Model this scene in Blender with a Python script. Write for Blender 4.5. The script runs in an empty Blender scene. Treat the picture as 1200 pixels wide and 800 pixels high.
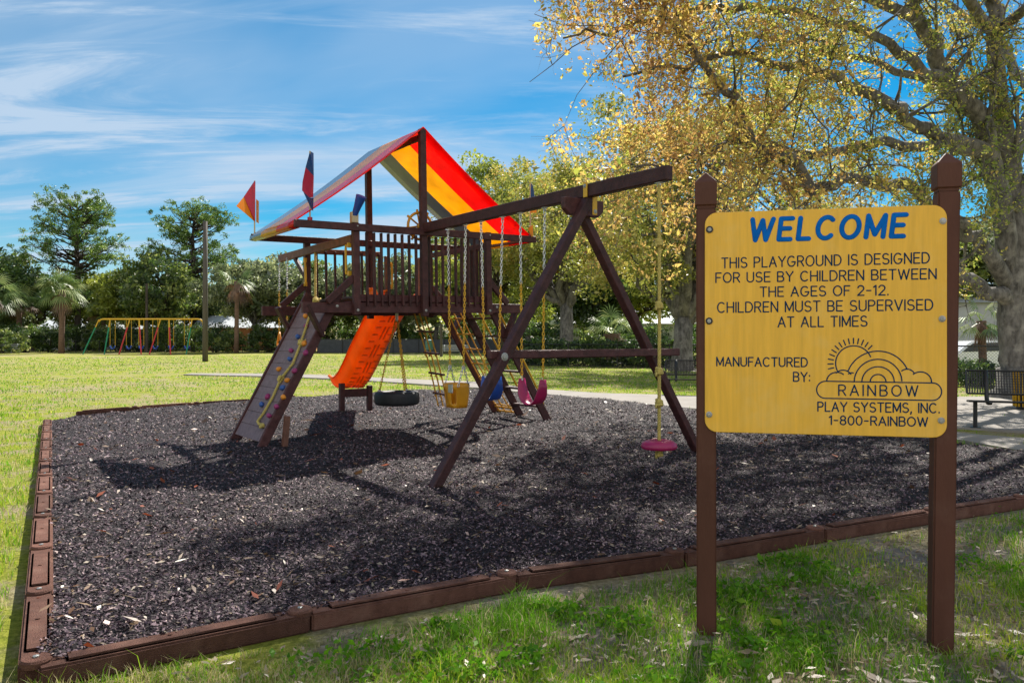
import bpy, bmesh, math, random
import numpy as np
from mathutils import Vector, Matrix

R = math.radians
SC = bpy.context.scene
COL = SC.collection
F = 933.33                       # focal length in pixels of the 1200 px wide photo (28 mm lens)

# ------------------------------------------------------------------ camera, sky, sun, exposure
cam_d = bpy.data.cameras.new('camera'); cam = bpy.data.objects.new('camera', cam_d); COL.objects.link(cam)
cam.location = (0, 0, 1.5); cam.rotation_euler = (R(90), 0, 0)
cam_d.lens = 28; cam_d.sensor_width = 36; cam_d.shift_y = -4 / 1200
cam_d.clip_start = 0.05; cam_d.clip_end = 3000
SC.camera = cam

SUN_EL, SUN_AZ = R(45), R(18)    # azimuth clockwise from +Y (view direction)
SKY_STRENGTH, SUN_STRENGTH, EXPOSURE = 0.15, 5.0, 1.0
world = bpy.data.worlds.new('World'); SC.world = world; world.use_nodes = True
wn, wl_ = world.node_tree.nodes, world.node_tree.links
wn.clear()
def wnode(t, **k):
    n = wn.new(t)
    for a, b in k.items(): setattr(n, a, b)
    return n
w_out = wnode('ShaderNodeOutputWorld'); w_bg = wnode('ShaderNodeBackground')
w_bg.inputs['Strength'].default_value = SKY_STRENGTH
sky = wnode('ShaderNodeTexSky', sky_type='NISHITA', sun_disc=False, sun_elevation=SUN_EL, sun_rotation=SUN_AZ,
            air_density=1.0, dust_density=0.15, ozone_density=3.0, altitude=0)
hsv = wnode('ShaderNodeHueSaturation'); hsv.inputs['Saturation'].default_value = 1.9; hsv.inputs['Value'].default_value = 0.34
hsv.inputs['Hue'].default_value = 0.487
wl_.new(sky.outputs[0], hsv.inputs['Color'])
tc = wnode('ShaderNodeTexCoord'); sep = wnode('ShaderNodeSeparateXYZ'); wl_.new(tc.outputs['Generated'], sep.inputs[0])
def wmath(op, a, b):
    n = wnode('ShaderNodeMath', operation=op)
    for i, x in enumerate((a, b)):
        if isinstance(x, (int, float)): n.inputs[i].default_value = x
        else: wl_.new(x, n.inputs[i])
    return n.outputs[0]
zz = wmath('ADD', wmath('MAXIMUM', sep.outputs['Z'], 0.0), 0.16)
cu, cv = wmath('DIVIDE', sep.outputs['X'], zz), wmath('DIVIDE', sep.outputs['Y'], zz)
def cloud_layer(su, sv, rot, scale, detail, rough, dist, lo, hi, off):
    cmb = wnode('ShaderNodeCombineXYZ'); wl_.new(cu, cmb.inputs[0]); wl_.new(cv, cmb.inputs[1]); cmb.inputs[2].default_value = off
    mp = wnode('ShaderNodeMapping'); mp.inputs['Rotation'].default_value = (0, 0, R(rot)); mp.inputs['Scale'].default_value = (su, sv, 1)
    wl_.new(cmb.outputs[0], mp.inputs[0])
    nz = wnode('ShaderNodeTexNoise'); nz.inputs['Scale'].default_value = scale; nz.inputs['Detail'].default_value = detail
    nz.inputs['Roughness'].default_value = rough; nz.inputs['Distortion'].default_value = dist
    wl_.new(mp.outputs[0], nz.inputs['Vector'])
    mr = wnode('ShaderNodeMapRange', interpolation_type='SMOOTHSTEP'); mr.inputs[1].default_value = lo; mr.inputs[2].default_value = hi
    wl_.new(nz.outputs[0], mr.inputs[0])
    return mr.outputs[0]
c1 = cloud_layer(0.3, 1.0, 12, 1.2, 9, 0.6, 0.7, 0.44, 0.70, 3.1)
c2 = cloud_layer(0.35, 1.5, -6, 2.2, 9, 0.66, 1.0, 0.45, 0.75, 7.7)
c3 = cloud_layer(0.6, 1.0, 5, 0.8, 5, 0.5, 0.3, 0.42, 0.7, 1.9)
bdir = wnode('ShaderNodeVectorMath', operation='DOT_PRODUCT'); wl_.new(tc.outputs['Generated'], bdir.inputs[0]); bdir.inputs[1].default_value = Vector((-.60, 1, .27)).normalized()
bk_ = wnode('ShaderNodeMapRange', interpolation_type='SMOOTHSTEP'); bk_.inputs[1].default_value = .955; bk_.inputs[2].default_value = .998; wl_.new(bdir.outputs['Value'], bk_.inputs[0])
c4 = wmath('ADD', c3, wmath('MULTIPLY', bk_.outputs[0], wmath('ADD', wmath('MULTIPLY', c2, .9), .75)))
call = wmath('MINIMUM', wmath('ADD', wmath('ADD', wmath('MULTIPLY', c1, 0.62), wmath('MULTIPLY', c2, 0.6)), wmath('MULTIPLY', c4, 0.4)), 0.88)
cmix = wnode('ShaderNodeMix', data_type='RGBA'); wl_.new(call, cmix.inputs['Factor'])
wl_.new(hsv.outputs[0], cmix.inputs[6]); cmix.inputs[7].default_value = (1.9, 2.35, 2.9, 1)
# unseen bright cloud added behind the camera, as fill light for the shaded fronts
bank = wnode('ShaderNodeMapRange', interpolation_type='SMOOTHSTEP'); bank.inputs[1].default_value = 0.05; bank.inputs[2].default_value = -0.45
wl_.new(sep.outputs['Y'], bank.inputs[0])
fill_bank_f = wmath('MULTIPLY', bank.outputs[0], wmath('ADD', wmath('MULTIPLY', c3, 0.5), 0.5))
bmix = wnode('ShaderNodeMix', data_type='RGBA'); wl_.new(fill_bank_f, bmix.inputs['Factor']); wl_.new(cmix.outputs[2], bmix.inputs[6]); bmix.inputs[7].default_value = (4.4, 4.25, 4.1, 1)
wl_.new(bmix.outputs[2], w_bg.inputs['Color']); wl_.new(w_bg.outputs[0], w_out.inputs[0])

sun_d = bpy.data.lights.new('sun', 'SUN'); sun = bpy.data.objects.new('sun', sun_d); COL.objects.link(sun)
sun_d.energy = SUN_STRENGTH; sun_d.angle = R(0.53); sun_d.color = (1.0, 0.94, 0.84)
sdir = Vector((math.sin(SUN_AZ) * math.cos(SUN_EL), math.cos(SUN_AZ) * math.cos(SUN_EL), math.sin(SUN_EL)))
sun.rotation_euler = sdir.to_track_quat('Z', 'Y').to_euler()
SC.view_settings.view_transform = 'Standard'; SC.view_settings.look = 'None'
SC.view_settings.exposure = EXPOSURE; SC.view_settings.gamma = 1.0

# ------------------------------------------------------------------ helpers
def pt(px, py, d): return Vector(((px - 600) * d / F, d, 1.5 + (396 - py) * d / F))
def gp(px, py, z=0.0):
    d = (1.5 - z) * F / (py - 396)
    return Vector(((px - 600) * d / F, d, z))
def ray_plane(px, py, p0, n):
    o = Vector((0, 0, 1.5)); dr = Vector(((px - 600) / F, 1, (396 - py) / F))
    return o + dr * ((p0 - o).dot(n) / dr.dot(n))

class MB:
    def __init__(s): s.v = []; s.f = []; s.m = []; s.cur = 0
    def add(s, vs, fs):
        b = len(s.v); s.v.extend(tuple(v) for v in vs)
        for f in fs: s.f.append([i + b for i in f]); s.m.append(s.cur)
    def box(s, c, size, M=None):
        c = Vector(c); h = [x / 2 for x in size]
        vs = [Vector((sx * h[0], sy * h[1], sz * h[2])) for sz in (-1, 1) for sy in (-1, 1) for sx in (-1, 1)]
        if M is not None: vs = [M @ v for v in vs]
        s.add([c + v for v in vs], [(0, 2, 3, 1), (4, 5, 7, 6), (0, 1, 5, 4), (2, 6, 7, 3), (0, 4, 6, 2), (1, 3, 7, 5)])
    def beam(s, p0, p1, w, h, up=(0, 0, 1)):
        p0, p1 = Vector(p0), Vector(p1); t = (p1 - p0); L = t.length; t.normalize()
        side = t.cross(Vector(up))
        if side.length < 1e-4: side = t.cross(Vector((1, 0, 0)))
        side.normalize(); u = side.cross(t)
        M = Matrix((t, side, u)).transposed()
        s.box((p0 + p1) / 2, (L, w, h), M)
    def tube(s, pts, r, n=8, cap=True, closed=False):
        pts = [Vector(p) for p in pts]; k = len(pts)
        rs = r if isinstance(r, (list, tuple)) else [r] * k
        ref = None; vs = []
        for i in range(k):
            if closed: t = pts[(i + 1) % k] - pts[i - 1]
            else: t = pts[min(i + 1, k - 1)] - pts[max(i - 1, 0)]
            if t.length < 1e-9: t = Vector((0, 0, 1))
            t.normalize()
            if ref is None:
                ref = t.cross(Vector((0, 0, 1)))
                if ref.length < 1e-3: ref = t.cross(Vector((1, 0, 0)))
            ref = ref - t * ref.dot(t)
            if ref.length < 1e-6: ref = t.orthogonal()
            ref.normalize(); b = t.cross(ref)
            for j in range(n):
                a = 2 * math.pi * j / n
                vs.append(pts[i] + (ref * math.cos(a) + b * math.sin(a)) * rs[i])
        fs = []
        for i in range(k if closed else k - 1):
            i2 = (i + 1) % k
            for j in range(n):
                j2 = (j + 1) % n
                fs.append((i * n + j, i * n + j2, i2 * n + j2, i2 * n + j))
        if cap and not closed:
            fs.append(tuple(range(n))[::-1]); fs.append(tuple((k - 1) * n + j for j in range(n)))
        s.add(vs, fs)
    def lathe(s, prof, c=(0, 0, 0), n=24, M=None):
        c = Vector(c); vs = []; k = len(prof)
        for (r, z) in prof:
            for j in range(n):
                a = 2 * math.pi * j / n; v = Vector((r * math.cos(a), r * math.sin(a), z))
                vs.append(c + (M @ v if M is not None else v))
        fs = [(i * n + j, i * n + (j + 1) % n, (i + 1) * n + (j + 1) % n, (i + 1) * n + j) for i in range(k - 1) for j in range(n)]
        if prof[0][0] > 1e-6: fs.append(tuple(range(n))[::-1])
        if prof[-1][0] > 1e-6: fs.append(tuple((k - 1) * n + j for j in range(n)))
        s.add(vs, fs)
    def prism(s, poly, ext):
        poly = [Vector(p) for p in poly]; ext = Vector(ext); n = len(poly)
        s.add(poly + [p + ext for p in poly], [tuple(range(n))[::-1], tuple(range(n, 2 * n))] + [(i, (i + 1) % n, (i + 1) % n + n, i + n) for i in range(n)])
    def build(s, name, mats, parent=None, bevel=0, smooth=False, solid=0, seg=1, clean=False):
        me = bpy.data.meshes.new(name); me.from_pydata(s.v, [], s.f)
        if not isinstance(mats, (list, tuple)): mats = [mats]
        for m in mats: me.materials.append(m)
        me.polygons.foreach_set('material_index', s.m)
        bm = bmesh.new(); bm.from_mesh(me)
        if clean: bmesh.ops.remove_doubles(bm, verts=bm.verts, dist=1e-5)
        if solid: bmesh.ops.solidify(bm, geom=bm.faces[:], thickness=solid)
        bmesh.ops.recalc_face_normals(bm, faces=bm.faces[:])
        if bevel: bmesh.ops.bevel(bm, geom=bm.edges[:], offset=bevel, segments=seg, affect='EDGES', clamp_overlap=True)
        bm.to_mesh(me); bm.free()
        if smooth: me.polygons.foreach_set('use_smooth', [True] * len(me.polygons))
        me.update()
        o = bpy.data.objects.new(name, me); COL.objects.link(o)
        if parent is not None: o.parent = parent
        return o
def tag(o, label=None, cat=None, group=None, kind=None):
    if label: o['label'] = label
    if cat: o['category'] = cat
    if group: o['group'] = group
    if kind: o['kind'] = kind
    return o
def thing(name, label, cat, loc=(0, 0, 0), rz=0, group=None):
    o = bpy.data.objects.new(name, None); COL.objects.link(o); o.location = loc; o.rotation_euler = (0, 0, rz)
    o.empty_display_size = 0.2
    return tag(o, label, cat, group)
def copy_tree(o, label=None, group=None, parent=None):
    c = o.copy(); COL.objects.link(c)
    if parent is not None: c.parent = parent
    if label: c['label'] = label
    if group: c['group'] = group
    for ch in o.children: copy_tree(ch, parent=c)
    return c

# fast numpy meshes --------------------------------------------------------
def np_mesh(name, verts, faces, mat, tint=None, smooth=False):
    me = bpy.data.meshes.new(name); nv, nf, k = len(verts), len(faces), faces.shape[1]
    me.vertices.add(nv); me.vertices.foreach_set('co', np.ascontiguousarray(verts, dtype=np.float32).ravel())
    me.loops.add(nf * k); me.loops.foreach_set('vertex_index', np.ascontiguousarray(faces, dtype=np.int32).ravel())
    me.polygons.add(nf); me.polygons.foreach_set('loop_start', np.arange(0, nf * k, k, dtype=np.int32))
    me.update(calc_edges=True)
    me.materials.append(mat)
    if tint is not None:
        a = me.attributes.new('tint', 'FLOAT', 'FACE'); a.data.foreach_set('value', np.ascontiguousarray(tint, dtype=np.float32))
    if smooth: me.polygons.foreach_set('use_smooth', np.ones(nf, dtype=bool))
    return me
def link(name, me, parent=None):
    o = bpy.data.objects.new(name, me); COL.objects.link(o)
    if parent is not None: o.parent = parent
    return o
def unit(a): return a / np.maximum(np.linalg.norm(a, axis=1, keepdims=True), 1e-9)
def leaf_arrays(c, size, rng, asp=0.5, droop=0.0):
    n = len(c); a = unit(rng.normal(size=(n, 3)) + np.array([0, 0, -droop])); b = rng.normal(size=(n, 3)); b = unit(b - a * (a * b).sum(1, keepdims=True))
    nn = np.cross(a, b); s = (size * np.exp(rng.normal(size=n) * 0.38))[:, None]
    v = np.empty((n, 4, 3)); v[:, 0] = c - a * s * .5; v[:, 1] = c + b * s * asp * .5 + nn * s * .12; v[:, 2] = c + a * s * .5; v[:, 3] = c - b * s * asp * .5 + nn * s * .12
    return v.reshape(-1, 3), np.arange(n * 4).reshape(n, 4)
def hash2(ix, iy, seed):
    h = (ix.astype(np.int64) * 374761393 + iy.astype(np.int64) * 668265263 + seed * 1442695041) & 0xffffffff
    h = ((h ^ (h >> 13)) * 1274126177) & 0xffffffff
    return ((h ^ (h >> 16)) & 0xffff) / 65535.0
def vnoise(x, y, seed=0):
    x = np.asarray(x, float); y = np.asarray(y, float)
    ix, iy = np.floor(x), np.floor(y); fx, fy = x - ix, y - iy; fx = fx * fx * (3 - 2 * fx); fy = fy * fy * (3 - 2 * fy)
    a, b, c, d = (hash2(ix + i, iy + j, seed) for i, j in ((0, 0), (1, 0), (0, 1), (1, 1)))
    return (a * (1 - fx) + b * fx) * (1 - fy) + (c * (1 - fx) + d * fx) * fy
def fbm(x, y, seed=0, o=3):
    r = 0; amp = 0.5; s = 0
    for i in range(o): r = r + amp * vnoise(x * 2 ** i, y * 2 ** i, seed + i * 17); s += amp; amp *= .5
    return r / s
def in_poly(x, y, poly):
    ins = np.zeros(len(x), bool); n = len(poly)
    for i in range(n):
        x1, y1 = poly[i][0], poly[i][1]; x2, y2 = poly[(i + 1) % n][0], poly[(i + 1) % n][1]
        c = ((y1 > y) != (y2 > y)) & (x < (x2 - x1) * (y - y1) / ((y2 - y1) + 1e-12) + x1)
        ins ^= c
    return ins

# materials ------------------------------------------------------------------
def mat_base(name):
    m = bpy.data.materials.new(name); m.use_nodes = True
    return m, m.node_tree.nodes, m.node_tree.links, m.node_tree.nodes['Principled BSDF']
def solid_mat(name, col, rough=0.6, var=0.25, scale=6, bump=0.15, bscale=None, metal=0, spec=0.4, stretch=None, dirt=None, coat=0, rnd=0):
    m, n, l, p = mat_base(name)
    p.inputs['Roughness'].default_value = rough; p.inputs['Metallic'].default_value = metal
    p.inputs['Specular IOR Level'].default_value = spec
    if coat: p.inputs['Coat Weight'].default_value = coat
    t = n.new('ShaderNodeTexCoord'); mp = n.new('ShaderNodeMapping'); l.new(t.outputs['Object'], mp.inputs[0])
    if stretch: mp.inputs['Scale'].default_value = stretch
    nz = n.new('ShaderNodeTexNoise'); nz.inputs['Scale'].default_value = scale; nz.inputs['Detail'].default_value = 6; nz.inputs['Roughness'].default_value = .65
    l.new(mp.outputs[0], nz.inputs['Vector'])
    r = n.new('ShaderNodeValToRGB'); e = r.color_ramp.elements
    e[0].position = .3; e[1].position = .7
    e[0].color = (*[c * (1 - var) for c in col], 1); e[1].color = (*[min(1, c * (1 + var)) for c in col], 1)
    l.new(nz.outputs[0], r.inputs[0]); src = r.outputs[0]
    if dirt:
        n2 = n.new('ShaderNodeTexNoise'); n2.inputs['Scale'].default_value = scale * .35; n2.inputs['Detail'].default_value = 8; n2.inputs['Roughness'].default_value = .7
        l.new(t.outputs['Object'], n2.inputs['Vector'])
        mr = n.new('ShaderNodeMapRange'); mr.inputs[1].default_value = .52; mr.inputs[2].default_value = .75; mr.inputs[4].default_value = dirt[3]
        l.new(n2.outputs[0], mr.inputs[0])
        mx = n.new('ShaderNodeMix'); mx.data_type = 'RGBA'; l.new(mr.outputs[0], mx.inputs['Factor']); l.new(src, mx.inputs[6]); mx.inputs[7].default_value = (*dirt[:3], 1)
        src = mx.outputs[2]
    if rnd:
        oi = n.new('ShaderNodeObjectInfo'); rr_ = n.new('ShaderNodeMapRange'); rr_.inputs[3].default_value = 1 - rnd; rr_.inputs[4].default_value = 1 + rnd
        l.new(oi.outputs['Random'], rr_.inputs[0]); hs = n.new('ShaderNodeHueSaturation'); l.new(rr_.outputs[0], hs.inputs['Value']); l.new(src, hs.inputs['Color']); src = hs.outputs[0]
    l.new(src, p.inputs['Base Color'])
    if bump:
        nb = n.new('ShaderNodeTexNoise'); nb.inputs['Scale'].default_value = bscale or scale * 4; nb.inputs['Detail'].default_value = 5
        l.new(mp.outputs[0], nb.inputs['Vector'])
        b = n.new('ShaderNodeBump'); b.inputs['Strength'].default_value = bump; b.inputs['Distance'].default_value = .02
        l.new(nb.outputs[0], b.inputs['Height']); l.new(b.outputs[0], p.inputs['Normal'])
    return m
def leaf_mat(name, ramp, trans=0.45, rough=0.6, gloss=0.06, tgain=1.0):
    m = bpy.data.materials.new(name); m.use_nodes = True; n, l = m.node_tree.nodes, m.node_tree.links; n.clear()
    out = n.new('ShaderNodeOutputMaterial'); at = n.new('ShaderNodeAttribute'); at.attribute_name = 'tint'
    r = n.new('ShaderNodeValToRGB'); e = r.color_ramp.elements
    while len(e) < len(ramp): e.new(0.5)
    for i, (pos, c) in enumerate(ramp): e[i].position = pos; e[i].color = (*c, 1)
    l.new(at.outputs['Fac'], r.inputs[0])
    d = n.new('ShaderNodeBsdfDiffuse'); t = n.new('ShaderNodeBsdfTranslucent'); g = n.new('ShaderNodeBsdfGlossy'); g.inputs['Roughness'].default_value = .45
    l.new(r.outputs[0], d.inputs[0])
    if tgain != 1.0:
        hs = n.new('ShaderNodeHueSaturation'); hs.inputs['Value'].default_value = tgain; l.new(r.outputs[0], hs.inputs['Color']); l.new(hs.outputs[0], t.inputs[0])
    else: l.new(r.outputs[0], t.inputs[0])
    mx = n.new('ShaderNodeMixShader'); mx.inputs[0].default_value = trans; l.new(d.outputs[0], mx.inputs[1]); l.new(t.outputs[0], mx.inputs[2])
    m2 = n.new('ShaderNodeMixShader'); m2.inputs[0].default_value = gloss; l.new(mx.outputs[0], m2.inputs[1]); l.new(g.outputs[0], m2.inputs[2])
    l.new(m2.outputs[0], out.inputs[0])
    return m
def vinyl_mat(name, col, trans, rough=.35, coat=0):
    m = bpy.data.materials.new(name); m.use_nodes = True; n, l = m.node_tree.nodes, m.node_tree.links; n.clear()
    out = n.new('ShaderNodeOutputMaterial')
    t_ = n.new('ShaderNodeTexCoord'); nz = n.new('ShaderNodeTexNoise'); nz.inputs['Scale'].default_value = 3; nz.inputs['Detail'].default_value = 7
    l.new(t_.outputs['Object'], nz.inputs['Vector'])
    r = n.new('ShaderNodeValToRGB'); r.color_ramp.elements[0].position = .3; r.color_ramp.elements[1].position = .7
    r.color_ramp.elements[0].color = (*[c * .85 for c in col], 1); r.color_ramp.elements[1].color = (*[min(1, c * 1.1) for c in col], 1)
    l.new(nz.outputs[0], r.inputs[0])
    p = n.new('ShaderNodeBsdfPrincipled'); p.inputs['Roughness'].default_value = rough; p.inputs['Specular IOR Level'].default_value = .6; p.inputs['Coat Weight'].default_value = coat; p.inputs['Coat Roughness'].default_value = .12; l.new(r.outputs[0], p.inputs['Base Color'])
    b = n.new('ShaderNodeBump'); b.inputs['Strength'].default_value = .25; b.inputs['Distance'].default_value = .04; l.new(nz.outputs[0], b.inputs['Height']); l.new(b.outputs[0], p.inputs['Normal'])
    t = n.new('ShaderNodeBsdfTranslucent'); l.new(r.outputs[0], t.inputs[0])
    mx = n.new('ShaderNodeMixShader'); mx.inputs[0].default_value = trans; l.new(p.outputs[0], mx.inputs[1]); l.new(t.outputs[0], mx.inputs[2]); l.new(mx.outputs[0], out.inputs[0])
    return m

M = {}
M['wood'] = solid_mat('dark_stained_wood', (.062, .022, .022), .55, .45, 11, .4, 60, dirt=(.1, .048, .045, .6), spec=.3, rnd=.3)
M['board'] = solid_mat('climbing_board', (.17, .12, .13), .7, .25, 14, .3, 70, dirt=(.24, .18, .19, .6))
M['sunlit_wood'] = solid_mat('sunlit_brown_wood', (.16, .07, .045), .6, .35, 9, .25, 60)  # lit copy of the dark stained wood: sunlight put into its colour
M['yel'] = solid_mat('yellow_coated_metal', (.62, .36, .02), .4, .1, 8, .05)
M['yelplastic'] = vinyl_mat('yellow_plastic', (.78, .38, .015), .3)
M['orange'] = vinyl_mat('orange_plastic', (.95, .25, .01), .35, .3)
M['steel'] = solid_mat('galvanised_steel', (.55, .55, .56), .4, .2, 40, .1, metal=.85)
M['bolt'] = solid_mat('zinc_bolt', (.36, .36, .34), .4, .3, 60, .2, metal=.7)
M['black'] = solid_mat('black_paint', (.018, .018, .02), .35, .2, 30, .1)
M['rubber'] = solid_mat('tyre_rubber', (.018, .019, .022), .55, .3, 20, .3)
M['rope'] = solid_mat('yellow_rope', (.52, .42, .12), .8, .25, 40, .6, 120)
M['ropeorange'] = solid_mat('orange_rope', (.66, .34, .035), .7, .25, 40, .5, 120)
M['magenta'] = vinyl_mat('magenta_plastic', (.42, .02, .12), .2)
M['crimson'] = vinyl_mat('crimson_plastic', (.5, .015, .04), .2)
M['bluep'] = vinyl_mat('blue_plastic', (.02, .08, .38), .15)
M['orangehold'] = solid_mat('orange_hold', (.68, .25, .02), .5, .2, 20, .2)
M['maghold'] = solid_mat('magenta_hold', (.28, .03, .13), .5, .2, 20, .2)
M['bluehold'] = solid_mat('blue_hold', (.03, .09, .3), .5, .2, 20, .2)
M['tan'] = solid_mat('tan_plastic', (.5, .4, .25), .5, .1)
M['vred'] = vinyl_mat('red_vinyl', (.9, .006, .004), .6, .25, 1)
M['vyel'] = vinyl_mat('yellow_vinyl', (.9, .56, .012), .6, .25, 1)
M['vblue'] = vinyl_mat('blue_vinyl', (.13, .18, .25), .3, .25, 1)
M['fblue'] = vinyl_mat('flag_blue', (.02, .08, .25), .3); M['fred'] = vinyl_mat('flag_red', (.55, .02, .07), .35); M['fyel'] = vinyl_mat('flag_yellow', (.85, .38, .02), .4)
M['post'] = solid_mat('brown_composite_post', (.095, .038, .025), .6, .14, 7, .12, 90, stretch=(1, 1, .25), dirt=(.15, .08, .06, .45), spec=.2)
M['panel'] = solid_mat('yellow_sign_panel', (.86, .48, .05), .55, .13, 6, .03, 80, stretch=(5, 5, .3), dirt=(.84, .55, .15, .75))
M['ink'] = solid_mat('dark_blue_lettering', (.003, .038, .1), .95, .2, 30, 0, spec=.05)
M['inkblue'] = solid_mat('bright_blue_lettering', (.004, .13, .5), .9, .2, 20, 0, spec=.08)
M['border'] = solid_mat('rubber_border', (.125, .058, .042), .85, .3, 14, .6, 140, dirt=(.21, .115, .085, .75), spec=.15, rnd=.3)
M['concrete'] = solid_mat('concrete', (.25, .23, .21), .9, .15, 1.2, .2, 60, dirt=(.3, .27, .23, .6), spec=.2)
M['bark'] = solid_mat('grey_bark', (.14, .13, .122), .9, .7, 7, 1.0, 26, stretch=(1, 1, .35), dirt=(.36, .34, .31, .9), spec=.15)
M['barkdark'] = solid_mat('dark_bark', (.075, .06, .052), .9, .4, 3, 1.0, 16, stretch=(1, 1, .4), spec=.15)
M['palmbark'] = solid_mat('palm_bark', (.16, .1, .075), .9, .35, 4, .8, 12, stretch=(1, 1, 2.5), spec=.15)
M['pole'] = solid_mat('weathered_pole', (.09, .078, .07), .85, .3, 3, .4, 30, stretch=(3, 3, .2))
M['white'] = solid_mat('white_paint', (.42, .43, .45), .5, .1, 3, .1)
M['roofg'] = solid_mat('pale_roof', (.5, .53, .57), .7, .15, 5, .2)
M['brick'] = solid_mat('orange_brick', (.42, .17, .08), .8, .3, 8, .3)
M['glass'] = solid_mat('window_glass', (.03, .04, .05), .08, .1, 3, 0)
M['green'] = solid_mat('green_paint', (.01, .22, .1), .4, .1); M['redp'] = solid_mat('red_paint', (.5, .03, .03), .4, .1)
M['carwhite'] = solid_mat('white_car_paint', (.75, .76, .78), .25, .03, 3, 0, coat=.6); M['cardark'] = solid_mat('dark_car_paint', (.03, .04, .07), .25, .1, 3, 0, coat=.6)
M['lampred'] = solid_mat('red_lens', (.5, .01, .01), .2, .05, 3, 0)
M['greybin'] = solid_mat('green_grey_metal', (.06, .16, .15), .5, .2)
M['screen'] = solid_mat('windscreen_fabric', (.05, .055, .065), .85, .25, 2, .2)
M['deadfrond'] = leaf_mat('dead_frond', [(0, (.12, .055, .03)), (.6, (.22, .12, .06)), (1, (.35, .26, .17))], .3)

# ------------------------------------------------------------------ ground
LZ = -0.10
left0, left1 = gp(42, 765, .05), gp(55.5, 488, .05)
front_j = [left0] + [gp(*q, .05) for q in ((360, 704), (600, 662), (796, 637), (959, 611), (1096, 590), (1200, 575))]
front_j += [Vector((6.1, 8.2, .05)), Vector((7.3, 8.85, .05)), Vector((8.5, 9.5, .05))]
back_px = [(90, 483), (300, 468.5), (390, 462), (470, 457), (560, 455.5), (640, 462), (730, 469), (820, 478), (1000, 500), (1200, 528)]
mulch_poly = [(v.x, v.y) for v in front_j] + [(8.9, 10.0)]
mulch_poly += [(gp(x, y, 0).x, gp(x, y, 0).y) for x, y in reversed(back_px)] + [(left1.x, left1.y)]
def mulch_z(x, y): return np.maximum(mulch_raw(x, y), -.07)
def mulch_raw(x, y):
    hol = 0
    for hx, hy, rr in ((-.1, 10.2, .5), (.4, 9.6, .5), (-1.0, 11.3, .5), (1.4, 8.3, .55), (-1.9, 13.3, .6), (-4.0, 12.4, .5)):
        hol = hol + np.exp(-((np.asarray(x) - hx) ** 2 + (np.asarray(y) - hy) ** 2) / rr ** 2)
    return -.02 - .06 * hol + .11 * (fbm(np.asarray(x) * .6, np.asarray(y) * .6, 5) - .5) + .06 * (fbm(np.asarray(x) * 2.2, np.asarray(y) * 2.2, 9) - .5) \
        + .09 * np.exp(-((np.asarray(x) + .8) ** 2 + (np.asarray(y) - 14.5) ** 2) / 12)

def ramp_node(n, l, src, stops):
    r = n.new('ShaderNodeValToRGB'); e = r.color_ramp.elements
    while len(e) < len(stops): e.new(.5)
    for i, (p_, c) in enumerate(stops): e[i].position = p_; e[i].color = (*c, 1)
    l.new(src, r.inputs[0]); return r.outputs[0]
def noise_node(n, l, vec, scale, detail=6, rough=.6, dist=0):
    z = n.new('ShaderNodeTexNoise'); z.inputs['Scale'].default_value = scale; z.inputs['Detail'].default_value = detail
    z.inputs['Roughness'].default_value = rough; z.inputs['Distortion'].default_value = dist; l.new(vec, z.inputs['Vector']); return z.outputs[0]
def mixc(n, l, fac, a, b):
    x = n.new('ShaderNodeMix'); x.data_type = 'RGBA'
    if isinstance(fac, float): x.inputs['Factor'].default_value = fac
    else: l.new(fac, x.inputs['Factor'])
    for s_, i in ((a, 6), (b, 7)):
        if isinstance(s_, tuple): x.inputs[i].default_value = (*s_, 1)
        else: l.new(s_, x.inputs[i])
    return x.outputs[2]
def smooth_range(n, l, src, lo, hi):
    r = n.new('ShaderNodeMapRange'); r.interpolation_type = 'SMOOTHSTEP'; r.inputs[1].default_value = lo; r.inputs[2].default_value = hi; l.new(src, r.inputs[0]); return r.outputs[0]

def lawn_mat():
    m, n, l, p = mat_base('lawn_ground'); t = n.new('ShaderNodeTexCoord'); v = t.outputs['Object']
    fine = noise_node(n, l, v, 22, 8, .75); mid = noise_node(n, l, v, 1.3, 6, .65); big = noise_node(n, l, v, .13, 5, .6, .4)
    grass = ramp_node(n, l, fine, [(.3, (.09, .12, .012)), (.5, (.24, .27, .03)), (.7, (.44, .43, .075))])
    dry = ramp_node(n, l, fine, [(.3, (.15, .12, .065)), (.5, (.3, .25, .14)), (.72, (.5, .44, .3))])
    sand = ramp_node(n, l, fine, [(.3, (.1, .085, .075)), (.7, (.36, .32, .28))])
    c = mixc(n, l, smooth_range(n, l, mid, .46, .62), grass, dry)
    c = mixc(n, l, smooth_range(n, l, big, .5, .7), c, dry)
    # worn, sandy ground in front of the border
    sx = n.new('ShaderNodeSeparateXYZ'); l.new(v, sx.inputs[0])
    near = n.new('ShaderNodeMapRange'); near.inputs[1].default_value = 10; near.inputs[2].default_value = 6.5; l.new(sx.outputs[1], near.inputs[0])
    mul = n.new('ShaderNodeMath'); mul.operation = 'MULTIPLY'; l.new(near.outputs[0], mul.inputs[0]); l.new(smooth_range(n, l, sx.outputs[0], -1.6, 0.2), mul.inputs[1])
    c = mixc(n, l, mul.outputs[0], c, mixc(n, l, smooth_range(n, l, mid, .44, .6), dry, sand))
    l.new(c, p.inputs['Base Color']); p.inputs['Roughness'].default_value = .95; p.inputs['Specular IOR Level'].default_value = .1
    b = n.new('ShaderNodeBump'); b.inputs['Strength'].default_value = .9; b.inputs['Distance'].default_value = .06; l.new(fine, b.inputs['Height']); l.new(b.outputs[0], p.inputs['Normal'])
    return m
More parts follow.
